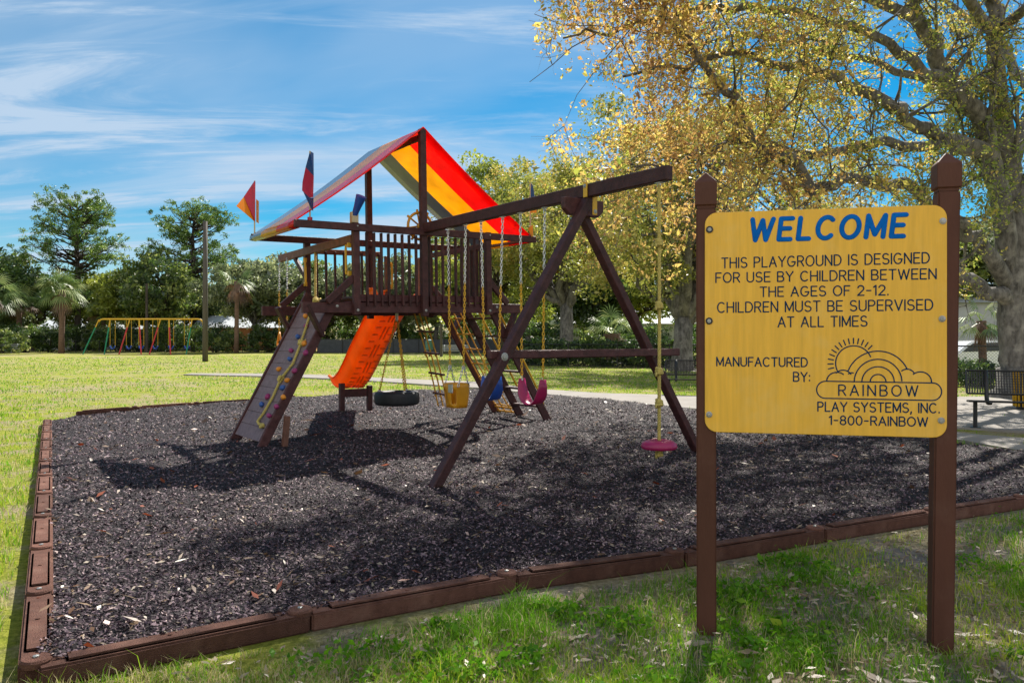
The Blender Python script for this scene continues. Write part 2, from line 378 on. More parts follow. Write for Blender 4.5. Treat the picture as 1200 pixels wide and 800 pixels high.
def mulch_mat():
    m, n, l, p = mat_base('mulch_base'); t = n.new('ShaderNodeTexCoord'); v = t.outputs['Object']
    vor = n.new('ShaderNodeTexVoronoi'); vor.inputs['Scale'].default_value = 45; l.new(v, vor.inputs['Vector'])
    sp = n.new('ShaderNodeSeparateColor'); l.new(vor.outputs['Color'], sp.inputs[0])
    c = ramp_node(n, l, sp.outputs[0], [(.0, (.007, .004, .0055)), (.5, (.018, .0115, .0145)), (.85, (.036, .024, .029)), (1, (.06, .042, .044))])
    l.new(c, p.inputs['Base Color']); p.inputs['Roughness'].default_value = .8; p.inputs['Specular IOR Level'].default_value = .3
    b = n.new('ShaderNodeBump'); b.inputs['Strength'].default_value = 1; b.inputs['Distance'].default_value = .05; l.new(vor.outputs['Distance'], b.inputs['Height']); l.new(b.outputs[0], p.inputs['Normal'])
    return m
g = MB(); g.add([(-600, -60, LZ), (600, -60, LZ), (600, 900, LZ), (-600, 900, LZ)], [(0, 1, 2, 3)])
tag(g.build('lawn', lawn_mat()), kind='structure')

bm = bmesh.new(); bm.faces.new([bm.verts.new((x, y, 0)) for x, y in mulch_poly])
for ax, lo, hi in ((0, -9.2, 9), (1, 3.4, 24)):
    k = lo
    while k < hi:
        no = Vector((1, 0, 0)) if ax == 0 else Vector((0, 1, 0))
        bmesh.ops.bisect_plane(bm, geom=bm.verts[:] + bm.edges[:] + bm.faces[:], plane_co=no * k, plane_no=no); k += .22
for v in bm.verts: v.co.z = float(mulch_z(v.co.x, v.co.y))
bmesh.ops.recalc_face_normals(bm, faces=bm.faces[:])
me = bpy.data.meshes.new('mulch_bed'); bm.to_mesh(me); bm.free(); me.materials.append(mulch_mat())
for f in me.polygons: f.use_smooth = True
if me.polygons[0].normal.z < 0: me.flip_normals()
tag(link('mulch_bed', me), kind='structure')

def slab(name, up, lo, z, h, m):
    a = [gp(x, y, z) for x, y in up]; b = [gp(x, y, z) for x, y in lo]
    b_ = MB(); k = len(a)
    vs = [Vector((p.x, p.y, z)) for p in a + b] + [Vector((p.x, p.y, z - h)) for p in a + b]
    fs = []
    for i in range(k - 1):
        fs += [(i, i + 1, k + i + 1, k + i), (2 * k + i, 2 * k + i + 1, i + 1, i), (k + i, k + i + 1, 3 * k + i + 1, 3 * k + i)]
    fs += [(0, k, 3 * k, 2 * k), (k - 1, 3 * k - 1, 4 * k - 1, 2 * k - 1)]
    b_.add(vs, fs); return tag(b_.build(name, m), kind='structure')
slab('concrete_path', [(225, 437), (330, 437.5), (400, 440), (460, 443.2), (560, 447), (640, 456), (700, 460), (820, 463.5), (900, 473), (1000, 489), (1120, 506), (1200, 513), (1330, 520)],
     [(215, 438.5), (330, 441), (400, 443.8), (460, 447.5), (560, 454), (640, 462), (700, 467.5), (820, 479), (900, 488), (1000, 500), (1120, 514), (1200, 528), (1330, 550)], -.05, .1, M['concrete'])
slab('bench_pad', [(905, 471), (1000, 467), (1100, 465), (1250, 463), (1330, 463)], [(905, 472), (1000, 485), (1100, 499), (1250, 508), (1330, 512)], -.062, .1, M['concrete'])
slab('far_sidewalk', [(600, 417.5), (660, 420.5), (720, 423), (770, 427), (840, 433)], [(600, 418.6), (660, 421.9), (720, 425), (770, 430), (840, 438)], -.07, .06, M['concrete'])

# mulch chips, grass, leaf litter ------------------------------------------------
rng = np.random.default_rng(3)
def fan(n, d0, d1, half=0.75):
    d = np.exp(rng.uniform(math.log(d0), math.log(d1), n)); a = rng.uniform(-half, half, n)
    return d * np.sin(a), d * np.cos(a), d
def chips(n, d0, d1, ln, wd, tlo, thi, lift, tilt=.5):
    x, y, d = fan(n, d0, d1); k = in_poly(x, y, mulch_poly); x, y, d = x[k], y[k], d[k]; n = len(x)
    th = rng.uniform(0, 2 * math.pi, n); L = ln * np.exp(rng.normal(size=n) * .35) * (1 + np.maximum(d - 5, 0) * .05); W = wd * np.exp(rng.normal(size=n) * .3) * (1 + np.maximum(d - 5, 0) * .05)
    a = np.stack([np.cos(th), np.sin(th), rng.normal(size=n) * tilt * .6], 1); b = np.stack([-np.sin(th), np.cos(th), rng.normal(size=n) * tilt], 1)
    c = np.stack([x, y, mulch_z(x, y) + lift + rng.uniform(0, .012, n)], 1)
    v = np.empty((n, 4, 3)); j = rng.uniform(.6, 1.25, (n, 4, 1))
    v[:, 0] = c - a * L[:, None] * .5 * j[:, 0]; v[:, 1] = c + b * W[:, None] * .5 * j[:, 1] + np.array([0, 0, .004]); v[:, 2] = c + a * L[:, None] * .5 * j[:, 2]; v[:, 3] = c - b * W[:, None] * .5 * j[:, 3]
    return v.reshape(-1, 3), np.arange(n * 4).reshape(n, 4), rng.uniform(tlo, thi, n)
def chip_mat():
    m, n, l, p = mat_base('rubber_chips'); at = n.new('ShaderNodeAttribute'); at.attribute_name = 'tint'
    c = ramp_node(n, l, at.outputs['Fac'], [(0, (.01, .006, .008)), (.3, (.035, .0215, .028)), (.7, (.12, .078, .094)), (.93, (.25, .175, .2)), (1, (.42, .31, .27))])
    l.new(c, p.inputs['Base Color']); p.inputs['Roughness'].default_value = .65; p.inputs['Specular IOR Level'].default_value = .25
    return m
def join(parts):
    off = 0; V = []; Fc = []; T = []
    for v, f, t in parts: V.append(v); Fc.append(f + off); T.append(t); off += len(v)
    return np.concatenate(V), np.concatenate(Fc), np.concatenate(T)
v, f, t = chips(300000, 3.2, 26, .025, .0095, 0, 1, .004, .6)
tag(link('mulch_chips', np_mesh('mulch_chips', v, f, chip_mat(), t)), kind='stuff')
litter_ramp = [(0, (.13, .06, .025)), (.3, (.24, .155, .08)), (.65, (.3, .23, .15)), (1, (.4, .33, .24))]
v, f, t = join([chips(6400, 3.2, 24, .042, .014, .1, .9, .012, .4), chips(260, 3.2, 20, .085, .032, 0, .1, .02, .4)])
litter_m = leaf_mat('leaf_litter', litter_ramp, .2, gloss=.08)
red_ramp = leaf_mat('red_leaf', [(0, (.2, .035, .012)), (1, (.3, .08, .03))], .25)
tag(link('leaf_litter', np_mesh('leaf_litter', v, f, litter_m, t)), kind='stuff')
v, f, t = chips(170, 3.2, 14, .075, .035, 0, 1, .025, .5)
tag(link('red_leaf_litter', np_mesh('red_leaf_litter', v, f, red_ramp, t)), kind='stuff')

path_lo = [gp(x, y, -.05) for x, y in ((60, 442), (230, 439), (330, 441.5), (400, 444), (460, 448), (560, 454.5), (640, 462.5), (820, 480))]
path_up = [gp(x, y, -.05) for x, y in ((820, 463), (700, 459.5), (640, 455.5), (560, 446.5), (460, 443), (400, 439.6), (330, 437), (230, 435.6), (60, 438.5))]
path_poly = [(p.x, p.y) for p in path_lo + path_up]
pad_poly = [(gp(x, y, -.06).x, gp(x, y, -.06).y) for x, y in ((820, 464), (905, 470), (1000, 466), (1250, 462.5), (1400, 463), (1400, 560), (1200, 529), (1120, 515), (1000, 501), (820, 480))]
fl = [(p.x, p.y) for p in front_j]
off = [(-2.55, 3.35)]
edge_poly = [(-2.3, 3.5), (4.95, 7.4), (8.8, 9.45), (9, 10.2)] + mulch_poly[11:-1] + [(left1.x - .12, left1.y + .1)]
def blades(n, d0, d1, hgt, wid, mode):
    x, y, d = fan(n, d0, d1, .8)
    k = ~(in_poly(x, y, mulch_poly) | in_poly(x, y, edge_poly) | in_poly(x, y, path_poly))
    pk = in_poly(x, y, pad_poly); k &= ~(pk & (rng.uniform(size=len(x)) > (.25 * (fbm(x * 3, y * 3, 4) > .6))))
    if mode == 'front':
        k &= (y < 8.5) & (x > -2.6 + .0 * y) & (y < 3.5 + (x + 2.3) * .56)
        dens = fbm(x * 1.5, y * 1.5, 21); fine = fbm(x * 7, y * 7, 33); k &= (dens * .7 + fine * .3 > .585 - .07 * (x < -.5) + .035 * rng.normal(size=len(x)))
        bare = np.clip(np.exp(-(((x - 1.75) / .65) ** 2 + ((y - 4.3) / .3) ** 2)) + np.exp(-(((x - 2.75) / .5) ** 2 + ((y - 4.2) / .35) ** 2)) + np.exp(-(((x + .2) / .9) ** 2 + ((y - 4.0) / .22) ** 2)) + .95 * np.exp(-(((x - 2.6) / 1.3) ** 2 + ((y - 5.5) / .35) ** 2)) + .9 * np.exp(-(((x - 1.1) / .3) ** 2 + ((y - 4.2) / .18) ** 2)) + .8 * (fbm(x * 2.2, y * 2.2, 71) > .62), 0, 1); k &= rng.uniform(size=len(x)) > bare * .95
    else:
        dens = fbm(x * .9, y * .9, 41); fine = fbm(x * 4, y * 4, 51); k &= (dens * .6 + fine * .4 > .42 + .1 * rng.normal(size=len(x)))
    x, y, d = x[k], y[k], d[k]; n = len(x)
    sc = np.exp(rng.normal(size=n) * .35); h = hgt * sc * (.35 + 1.2 * vnoise(x * 2.5, y * 2.5, 8)); w = wid * (1 + np.maximum(d - 5, 0) * .16)
    th = rng.uniform(0, 2 * math.pi, n); ln = np.abs(rng.normal(size=n)) * .6 + .15; dx, dy = np.cos(th), np.sin(th)
    ph = rng.uniform(0, 2 * math.pi, n); px_, py_ = np.cos(ph) * w / 2, np.sin(ph) * w / 2
    z0 = np.full(n, LZ); V = np.empty((n, 5, 3))
    def P(i, fx, fz, sgn, ws):
        V[:, i, 0] = x + dx * h * ln * fx + sgn * px_ * ws; V[:, i, 1] = y + dy * h * ln * fx + sgn * py_ * ws; V[:, i, 2] = z0 + h * fz
    P(0, 0, 0, -1, 1); P(1, 0, 0, 1, 1); P(2, .3, .6, 1, .75); P(3, .3, .6, -1, .75); P(4, 1, .95, 0, 0)
    idx = np.arange(n)[:, None] * 5
    q = np.concatenate([idx + np.array([0, 1, 2]), idx + np.array([0, 2, 3]), idx + np.array([3, 2, 4])])
    tn = np.clip(.15 + .75 * fbm(x * 1.1, y * 1.1, 61) * rng.uniform(.35, 1.3, n), 0, .79); dry = rng.uniform(size=n) < (np.where(x < -.5, .6, .14) if mode == 'front' else .25); tn[dry] = rng.uniform(.85, 1, dry.sum())
    return V.reshape(-1, 3), q, np.concatenate([tn, tn, tn])
grass_m = leaf_mat('grass_blades', [(0, (.04, .16, .008)), (.4, (.15, .34, .014)), (.8, (.48, .53, .045)), (.86, (.42, .35, .15)), (1, (.55, .48, .28))], .5, gloss=.015)
v, f, t = join([blades(460000, 2.6, 9.5, .058, .0042, 'front')])
tag(link('front_grass', np_mesh('front_grass', v, f, grass_m, t)), kind='stuff')
v, f, t = blades(330000, 2.8, 75, .05, .005, 'lawn')
kk = np.ones(len(f), bool)
tag(link('lawn_grass', np_mesh('lawn_grass', v, f, grass_m, t)), kind='stuff')
def weeds(n):
    x, y, d = fan(n, 2.6, 9, .8); k = (y < 3.4 + (x + 2.3) * .56) & (y < 8) & (x > -.7 + .3 * rng.normal(size=len(x)))
    k &= (fbm(x * 1.5, y * 1.5, 21) * .5 + fbm(x * 3.1, y * 3.1, 91) * .5 > .57); x, y = x[k], y[k]
    m_ = 14; c = np.stack([np.repeat(x, m_), np.repeat(y, m_), np.full(len(x) * m_, LZ)], 1); N = len(c)
    c += np.stack([rng.normal(size=N) * .035, rng.normal(size=N) * .035, np.abs(rng.normal(size=N)) * .03 + .012], 1)
    V, q = leaf_arrays(c, .03, rng, .5); return V, q, np.clip(rng.normal(size=N) * .12 + .28, 0, .7)
v, f, t = weeds(9000)
tag(link('low_weeds', np_mesh('low_weeds', v, f, grass_m, t)), kind='stuff')
def ground_litter(n):
    x, y, d = fan(n, 2.6, 11, .8); k = (y < 3.45 + (x + 2.3) * .56) & (y < 9) & (x > -2.7); 
    k2 = rng.uniform(size=n) < (.35 + .65 * (fbm(x * 1.5, y * 1.5, 21) < .52)); k &= k2; x, y, d = x[k], y[k], d[k]; n = len(x)
    c = np.stack([x, y, np.full(n, LZ + .012) + rng.uniform(0, .03, n)], 1); V, q = leaf_arrays(c, .05, rng, .36)
    V = V.reshape(n, 4, 3); V[:, :, 2] = (V[:, :, 2] - c[:, None, 2]) * .35 + c[:, None, 2]
    return V.reshape(-1, 3), q, rng.uniform(.1, 1, n) ** .8
v, f, t = ground_litter(24000)
tag(link('dry_leaves', np_mesh('dry_leaves', v, f, litter_m, t)), kind='stuff')

# border timbers ------------------------------------------------------------------
def timber(p, q, label, w=.145, h=.118, z0=LZ, first=False):
    d = Vector((q.x - p.x, q.y - p.y, 0)); L = d.length; rz = math.atan2(d.y, d.x)
    o = thing('border_timber', label, 'edging timber', (p.x, p.y, z0), rz, 'edging timbers round the mulch bed')
    b = MB(); b.box((L / 2, 0, h * .42), (L - .012, w, h * .84)); b.box((L / 2 - .03, 0, h * .87), (L - .3, w * .72, h * .18))
    b.build('beam', M['border'], o, bevel=.014, seg=2)
    c = MB(); c.lathe([(.001, h * .7), (w * .46, h * .7), (w * .48, h * .92), (w * .42, h * 1.0), (.02, h * 1.02), (.001, h * 1.02)], (L - .04, 0, 0), 20)
    c.build('end_joint', M['border'], o, smooth=False)
    s_ = MB(); s_.lathe([(.001, 0), (.014, 0), (.014, .006), (.001, .009)], (L - .04, 0, h * 1.02), 10); s_.build('spike_head', M['bolt'], o)
    s_ = MB(); s_.lathe([(.001, 0), (.011, 0), (.011, .005), (.001, .007)], (L * .45, 0, h * .96), 8); s_.build('spike_head', M['border'], o)
    return o
ords = ['first', 'second', 'third', 'fourth', 'fifth', 'sixth', 'seventh', 'eighth', 'ninth', 'tenth', 'eleventh', 'twelfth']
NL = 11
for i in range(NL):
    timber(left0.lerp(left1, (i + 1) / NL), left0.lerp(left1, i / NL) + Vector((0, 0, 0)),
           'brown edging timber on the lawn side, %s back from the near left corner' % ords[i])
for i in range(len(front_j) - 1):
    if i > 6: break
    timber(front_j[i], front_j[i + 1], 'brown edging timber on the front edge, %s from the near left corner' % ords[i])
bk = [gp(x, y, 0) for x, y in ((90, 483), (160, 477.5), (232, 472.5), (300, 468.5), (345, 465))]
for i in range(4):
    timber(bk[i], bk[i + 1], 'low sunken edging timber on the back edge, %s from the back left corner' % ords[i], w=.12, h=.14, z0=-.1)

# ------------------------------------------------------------------ trees
def limb_pts(a, b, n, wob, rng, sag=0.0):
    a, b = np.array(a, float), np.array(b, float); L = np.linalg.norm(b - a); out = [a]
    for i in range(1, n):
        t_ = i / n; out.append(a + (b - a) * t_ + rng.normal(size=3) * wob * L * math.sin(math.pi * t_) + np.array([0, 0, sag * L * math.sin(math.pi * t_)]))
    out.append(b); return out
def leaves_mesh(name, centers, radii, per, size, mat, rng, asp=.5, flat=.7, tint=(.5, .22), up=None):
    c = np.repeat(centers, per, 0); r = np.repeat(radii, per)
    dv = rng.normal(size=c.shape); dv = unit(dv) * (rng.uniform(0, 1, len(c)) ** .45)[:, None]; dv[:, 2] *= flat
    p = c + dv * r[:, None]
    v, f = leaf_arrays(p, size, rng, asp)
    ct = np.repeat(rng.normal(size=len(centers)) * tint[1], per)
    tn = np.clip(tint[0] + ct + rng.normal(size=len(c)) * tint[1] * .8, 0, 1)
    return np_mesh(name, v, f, mat, tn)
def broadleaf(seed, H, rx, rz, zc, nclump, per, size, lmat, bmat, tr, fork, crad=(.7, 1.4), limbs=7, low=0.0):
    r_ = np.random.default_rng(seed); dirs = unit(r_.normal(size=(nclump, 3))); rad = r_.uniform(.25, 1, nclump) ** .55
    lob = 1 + .22 * np.sin(dirs[:, 0] * 3 + seed) + .18 * np.cos(dirs[:, 1] * 4 + seed * 2)
    c = dirs * rad[:, None] * lob[:, None] * np.array([rx, rx, rz]) + np.array([0, 0, zc]); c = c[c[:, 2] > max(low, fork * .6)]
    radii = r_.uniform(crad[0], crad[1], len(c))
    b = MB(); top = np.array([r_.normal() * .2, r_.normal() * .2, fork])
    b.tube([(0, 0, -.2), (0, 0, .25), tuple(top * .5), tuple(top)], [tr * 1.6, tr * 1.15, tr * .95, tr * .9], 10)
    order = r_.permutation(len(c)); ends = []
    for i in range(limbs):
        e = c[order[i]] * np.array([.8, .8, .9]); L_ = limb_pts(top - np.array([0, 0, .3]), e, 6, .06, r_, .08); ends.append(L_)
        b.tube([tuple(q) for q in L_], [tr * .62 * (1 - .85 * k / 6) for k in range(7)], 7)
    for i in order[limbs:limbs + min(60, len(c) // 2)]:
        L_ = ends[r_.integers(len(ends))]; s_ = L_[r_.integers(2, 6)]
        q = limb_pts(s_, c[i], 4, .07, r_, .05); b.tube([tuple(k) for k in q], [tr * .2 * (1 - .75 * k / 4) for k in range(5)], 5)
    tm = b.build('trunk_proto', bmat, None, smooth=True); me = tm.data; bpy.data.objects.remove(tm)
    return me, leaves_mesh('crown_leaves', c, radii, per, size, lmat, r_)
def place_tree(name, meshes, loc, s, rz, label, cat='tree', group=None):
    o = thing(name, label, cat, loc, rz, group); o.scale = (s, s, s) if not isinstance(s, tuple) else s
    link('trunk', meshes[0], o); link('crown', meshes[1], o); return o
LM = {}
LM['olive'] = leaf_mat('olive_leaves', [(0, (.04, .08, .016)), (.5, (.12, .18, .035)), (1, (.4, .44, .1))], .52)
LM['grey'] = leaf_mat('grey_green_leaves', [(0, (.06, .085, .035)), (.5, (.16, .2, .085)), (1, (.44, .47, .22))], .52)
LM['dark'] = leaf_mat('dark_leaves', [(0, (.02, .05, .01)), (.5, (.055, .11, .02)), (1, (.24, .34, .055))], .48)
LM['lime'] = leaf_mat('lime_leaves', [(0, (.1, .15, .02)), (.5, (.26, .32, .04)), (1, (.5, .52, .09))], .5)
LM['gold'] = leaf_mat('gold_leaves', [(0, (.12, .15, .028)), (.4, (.28, .31, .05)), (.75, (.46, .4, .085)), (1, (.5, .32, .09))], .5)
LM['oak'] = leaf_mat('oak_leaves', [(0, (.2, .27, .04)), (.25, (.42, .45, .07)), (.5, (.7, .56, .14)), (.78, (.62, .38, .12)), (1, (.36, .19, .07))], .62)
LM['pine'] = leaf_mat('pine_needles', [(0, (.045, .1, .016)), (.5, (.11, .21, .03)), (1, (.27, .38, .07))], .35)
LM['palm'] = leaf_mat('palm_fronds', [(0, (.05, .1, .025)), (.5, (.14, .22, .055)), (1, (.38, .42, .16))], .35)

# the large oak on the right: limbs in view follow the photo, from trunk to the overhanging tips
def oak():
    r_ = np.random.default_rng(12)
    P = lambda *a: [(pt(x, y, d), r) for x, y, d, r in a]
    base = pt(1190, 470, 21); base.z = LZ
    limbs = [
     P((1192, 455, 21, .55), (1190, 430, 21, .5), (1186, 390, 21, .46), (1185, 345, 21, .46), (1189, 270, 21, .4), (1185, 200, 21.2, .35), (1172, 120, 21, .31), (1165, 40, 21, .26), (1150, -60, 21, .2), (1140, -160, 20.5, .12), (1120, -240, 20, .05)),
     P((1186, 330, 21, .36), (1172, 230, 20.7, .35), (1160, 180, 20.5, .33), (1150, 140, 20, .31), (1115, 95, 19.5, .28), (1085, 30, 19, .24), (1060, -50, 18, .18), (1030, -130, 17, .1), (1000, -200, 16, .04)),
     P((1186, 352, 21, .3), (1160, 338, 20.6, .25), (1124, 322, 20, .2), (1080, 296, 19.3, .16), (1030, 280, 18, .1), (985, 250, 17, .04)),
     P((1184, 338, 21, .3), (1150, 290, 20.4, .25), (1124, 257, 19.8, .21), (1070, 227, 18.5, .18), (1000, 214, 17, .16), (950, 220, 16.2, .15), (918, 187, 15.6, .14), (862, 138, 15, .12), (853, 108, 14.6, .1), (800, 40, 13.8, .07), (760, -20, 13, .04)),
     P((1158, 178, 20.4, .27), (1090, 152, 19, .22), (1050, 125, 18, .19), (990, 102, 17, .16), (930, 78, 16, .13), (870, 60, 15, .09), (800, 75, 14, .05), (730, 90, 13.5, .03)),
     P((1152, 178, 20.3, .2), (1050, 170, 18.5, .16), (980, 178, 17.5, .13), (915, 178, 16.5, .1), (880, 168, 15.8, .08), (825, 175, 15, .06), (785, 197, 14.5, .04), (735, 190, 14, .03)),
     P((1085, 30, 19, .18), (980, -20, 16, .15), (910, -50, 14.2, .1), (850, -85, 13, .03)),
     P((1115, 95, 19.5, .2), (1060, 60, 18, .15), (970, 20, 16.5, .12), (880, 10, 15.5, .1), (780, 15, 14.5, .07), (700, 30, 14, .04), (660, 45, 13.5, .02)),
     P((1165, 40, 21, .2), (1250, -40, 18, .15), (1350, -100, 15, .1), (1450, -150, 12, .04)),
     P((1150, -60, 21, .17), (1100, -200, 16, .15), (1000, -350, 12, .1), (900, -500, 9.5, .06), (850, -560, 8.5, .03)),
     P((1185, 250, 21, .3), (1230, 170, 21, .25), (1300, 90, 20, .18), (1400, 20, 18, .1), (1500, -20, 16, .04)),
     P((1185, 200, 21, .25), (1210, 100, 23, .2), (1150, 30, 26, .15), (1080, -20, 28, .08), (1020, -40, 29, .03)),
     P((1150, 130, 20, .2), (1080, 90, 22, .15), (980, 60, 23, .11), (880, 40, 23.5, .07), (790, 60, 23, .03)),
     P((1165, 40, 21, .2), (1080, -60, 17.5, .15), (980, -110, 14.5, .1), (900, -140, 12.5, .04)),  # out of view, added to drop dappled shade on the right foreground
     P((1150, -60, 21, .16), (1200, -160, 17, .12), (1250, -230, 14, .05)),  # also out of view, added for that shade
     P((1000, -350, 12, .08), (1150, -420, 10, .06), (1300, -450, 9, .03)),
     P((1100, -200, 16, .1), (1250, -300, 13, .08), (1400, -330, 11, .03)),
     P((880, -60, 13.5, .08), (900, -250, 11, .06), (960, -330, 10, .03)),
    ]
    b = MB()
    b.tube([base - Vector((0, 0, .2)), base + Vector((0, 0, .15)), limbs[0][0][0], limbs[0][1][0]], [.8, .6, .5, .45], 14)
    tips = []
    limbs = [[(p, r * .74) for p, r in L] for L in limbs]
    def dense(L):
        out = []
        for i in range(len(L) - 1):
            for k in range(4):
                t_ = k / 4; out.append((L[i][0].lerp(L[i + 1][0], t_), L[i][1] * (1 - t_) + L[i + 1][1] * t_))
        out.append(L[-1])
        for k in range(1, len(out) - 1):   # smooth + wobble
            q = (out[k - 1][0] + out[k][0] * 2 + out[k + 1][0]) / 4 + Vector(r_.normal(size=3) * .025 * (1 + 2 * (out[k][1] < .2)))
            out[k] = (q, out[k][1])
        return out
    def sprig(p, d, L, r, lev):
        if p.x < .035 * p.y: return
        n = 4; pts = [p.copy()]; dd = d.copy(); q = p.copy()
        for i in range(n):
            dd = (dd + Vector(r_.normal(size=3) * .28) + Vector((0, 0, .03))).normalized(); q = q + dd * (L / n); pts.append(q.copy())
            if q.x < .03 * q.y: break
            if lev < 2:
                for _ in range(2 if lev == 0 else 1):
                    if r_.uniform() < .8:
                        nd = (dd * .5 + Vector(r_.normal(size=3)) * .6).normalized(); sprig(q, nd, L * r_.uniform(.4, .6), r * .5, lev + 1)
            if lev >= 1 or i >= 2: tips.append((q.x, q.y, q.z))
        b.tube(pts, [r * (1 - .75 * k / n) for k in range(len(pts))], 5 if lev == 0 else 4, cap=False)
    for li, L in enumerate(limbs):
        D = dense(L); b.tube([p for p, _ in D], [x for _, x in D], 10)
        for k in range(6, len(D)):
            p, rad = D[k]
            if rad > .26: continue
            t_ = (D[min(k + 1, len(D) - 1)][0] - D[k - 1][0]).normalized()
            if r_.uniform() < .75:
                nd = (t_ * .45 + Vector(r_.normal(size=3)) * .6 + Vector((0, 0, .1))).normalized()
                sprig(p, nd, r_.uniform(1.3, 2.7), max(.012, rad * .3), 0)
    o = thing('large_oak', 'huge grey trunked oak with golden leaves spreading over the sign', 'tree')
    b.build('trunk', M['bark'], o, smooth=True)
    tp = np.array(tips); tp = tp[(tp[:, 2] > 2.6) & (tp[:, 1] > 5.5)]
    tp = np.repeat(tp, 2, 0) + r_.normal(size=(len(tp) * 2, 3)) * .12; tp = tp[r_.uniform(size=len(tp)) < np.where(tp[:, 2] > 1.7 + .43 * tp[:, 1], .8, np.where(tp[:, 0] < 3.2, .4, .27))]; tp = tp[tp[:, 0] > .03 * tp[:, 1]]  # leaves kept denser above the frame, to deepen the shade below
    per = 9; c = np.repeat(tp, per, 0) + r_.normal(size=(len(tp) * per, 3)) * .075
    v, f = leaf_arrays(c, .072, r_, .5, .3)
    gx = fbm(c[:, 0] * .5 + c[:, 2] * .3, c[:, 1] * .3 + c[:, 2] * .5, 3); tn = np.clip(.48 - .028 * (c[:, 0] - 3) + (gx - .5) * 1.5 + r_.normal(size=len(c)) * .2, 0, 1)
    link('crown', np_mesh('oak_crown', v, f, LM['oak'], tn), o)
    print('oak tips', len(tp), 'leaves', len(c))
oak()

def gz(px, d): return ((px - 600) * d / F, d, LZ)
# the two spreading oaks behind the A frame
t_a = broadleaf(5, 15, 7.2, 5.2, 9.6, 190, 230, .2, LM['gold'], M['bark'], .5, 4.0, (.8, 1.5), 9, low=3.6)
# far-off wood beyond the houses, one mass
rw_ = np.random.default_rng(77); nw = 900
wx = rw_.uniform(-190, 190, nw); wc = np.stack([wx, 128 + rw_.normal(size=nw) * 4 + .0 * wx, LZ + 4.5 + rw_.uniform(-4.5, 4.0, nw) + 2.5 * (fbm(wx * .08, wx * 0, 5) - .5)], 1)
tag(link('distant_wood', leaves_mesh('distant_wood', wc, rw_.uniform(1.2, 2.6, nw), 60, .7, LM['dark'], rw_, tint=(.4, .2))), kind='stuff')
place_tree('oak_tree', t_a, gz(664, 56), 1.0, .4, 'wide oak with thick dark trunk and olive gold leaves, left of the A frame')
t_b = broadleaf(8, 14, 6.5, 4.6, 8.2, 190, 260, .15, LM['gold'], M['bark'], .5, 2.6, (.7, 1.3), 9, low=2.8)
place_tree('oak_tree', t_b, gz(799, 39), 1.0, 1.0, 'grey oak with many rising limbs behind the knotted rope')
t_c = broadleaf(14, 14, 4.2, 6.2, 8.6, 150, 170, .24, LM['lime'], M['barkdark'], .28, 4.0, (.7, 1.3), 7, low=2.5)
place_tree('leafy_tree', t_c, gz(585, 62), 1.0, 2.0, 'light green tree rising behind the right end of the tower roof')
# background trees
V1 = broadleaf(21, 11, 5.2, 4.0, 6.6, 130, 130, .34, LM['olive'], M['barkdark'], .3, 3.2, (.9, 1.6), 6, low=1.8)
V2 = broadleaf(22, 11, 4.6, 4.4, 6.4, 130, 130, .32, LM['dark'], M['barkdark'], .3, 3.0, (.9, 1.6), 6, low=1.0)
V3 = broadleaf(23, 11, 5.4, 3.8, 6.8, 130, 130, .34, LM['grey'], M['bark'], .28, 3.2, (.9, 1.6), 7, low=2.0)
V4 = broadleaf(24, 11, 4.2, 4.2, 6.6, 120, 130, .32, LM['lime'], M['barkdark'], .26, 3.0, (.8, 1.5), 6, low=2.0)
bg = [(V2, -10, 92, 1.05, 'dark tree at the far left edge behind the white bench'), (V1, 40, 100, 1.0, 'olive tree behind the tall palm at left'),
      (V4, 112, 104, 1.05, 'light round tree right behind the tall pine trunks'), (V4, 150, 98, 1.0, 'yellow green tree between the two tall pines'),
      (V1, 188, 96, 1.05, 'olive tree behind the coloured swing frame'), (V1, 232, 105, 1.05, 'olive tree behind the wooden light pole'),
      (V3, 300, 92, 1.0, 'grey green tree behind the drooping dead palm'), (V3, 342, 95, 1.02, 'grey green tree behind the hand rings'),
      (V1, 385, 97, 1.0, 'olive tree behind the top of the climbing wall'), (V3, 428, 93, .98, 'grey green tree seen above the orange slide'),
      (V3, 468, 99, .95, 'grey green tree seen through the middle of the tower railing'), (V3, 510, 94, 1.0, 'grey green tree behind the rope ladder'),
      (V1, 552, 90, 1.1, 'olive tree behind the bucket swing chains'), (V3, 620, 84, 1.15, 'grey green tree far behind the thick oak trunk'),
      (V2, 700, 78, 1.0, 'dark tree behind the middle of the A frame'), (V4, 745, 82, 1.2, 'yellow green tree far behind the A frame, right side'),
      (V1, 850, 74, 1.15, 'olive tree behind the left post of the sign'), (V3, 930, 70, 1.1, 'grey green tree behind the top of the sign panel'),
      (V1, 1010, 66, 1.1, 'olive tree behind the right half of the sign panel'), (V4, 1090, 62, 1.0, 'yellow green tree behind the right sign post'),
      (V3, 1215, 60, 1.1, 'grey green tree behind the big oak trunk')]
for i, (vv, px, d, s, lab) in enumerate(bg):
    place_tree('background_tree', vv, gz(px, d), (s, s, s * (1 + .08 * math.sin(i * 2.3))), i * 1.7, lab, group='trees round the park')
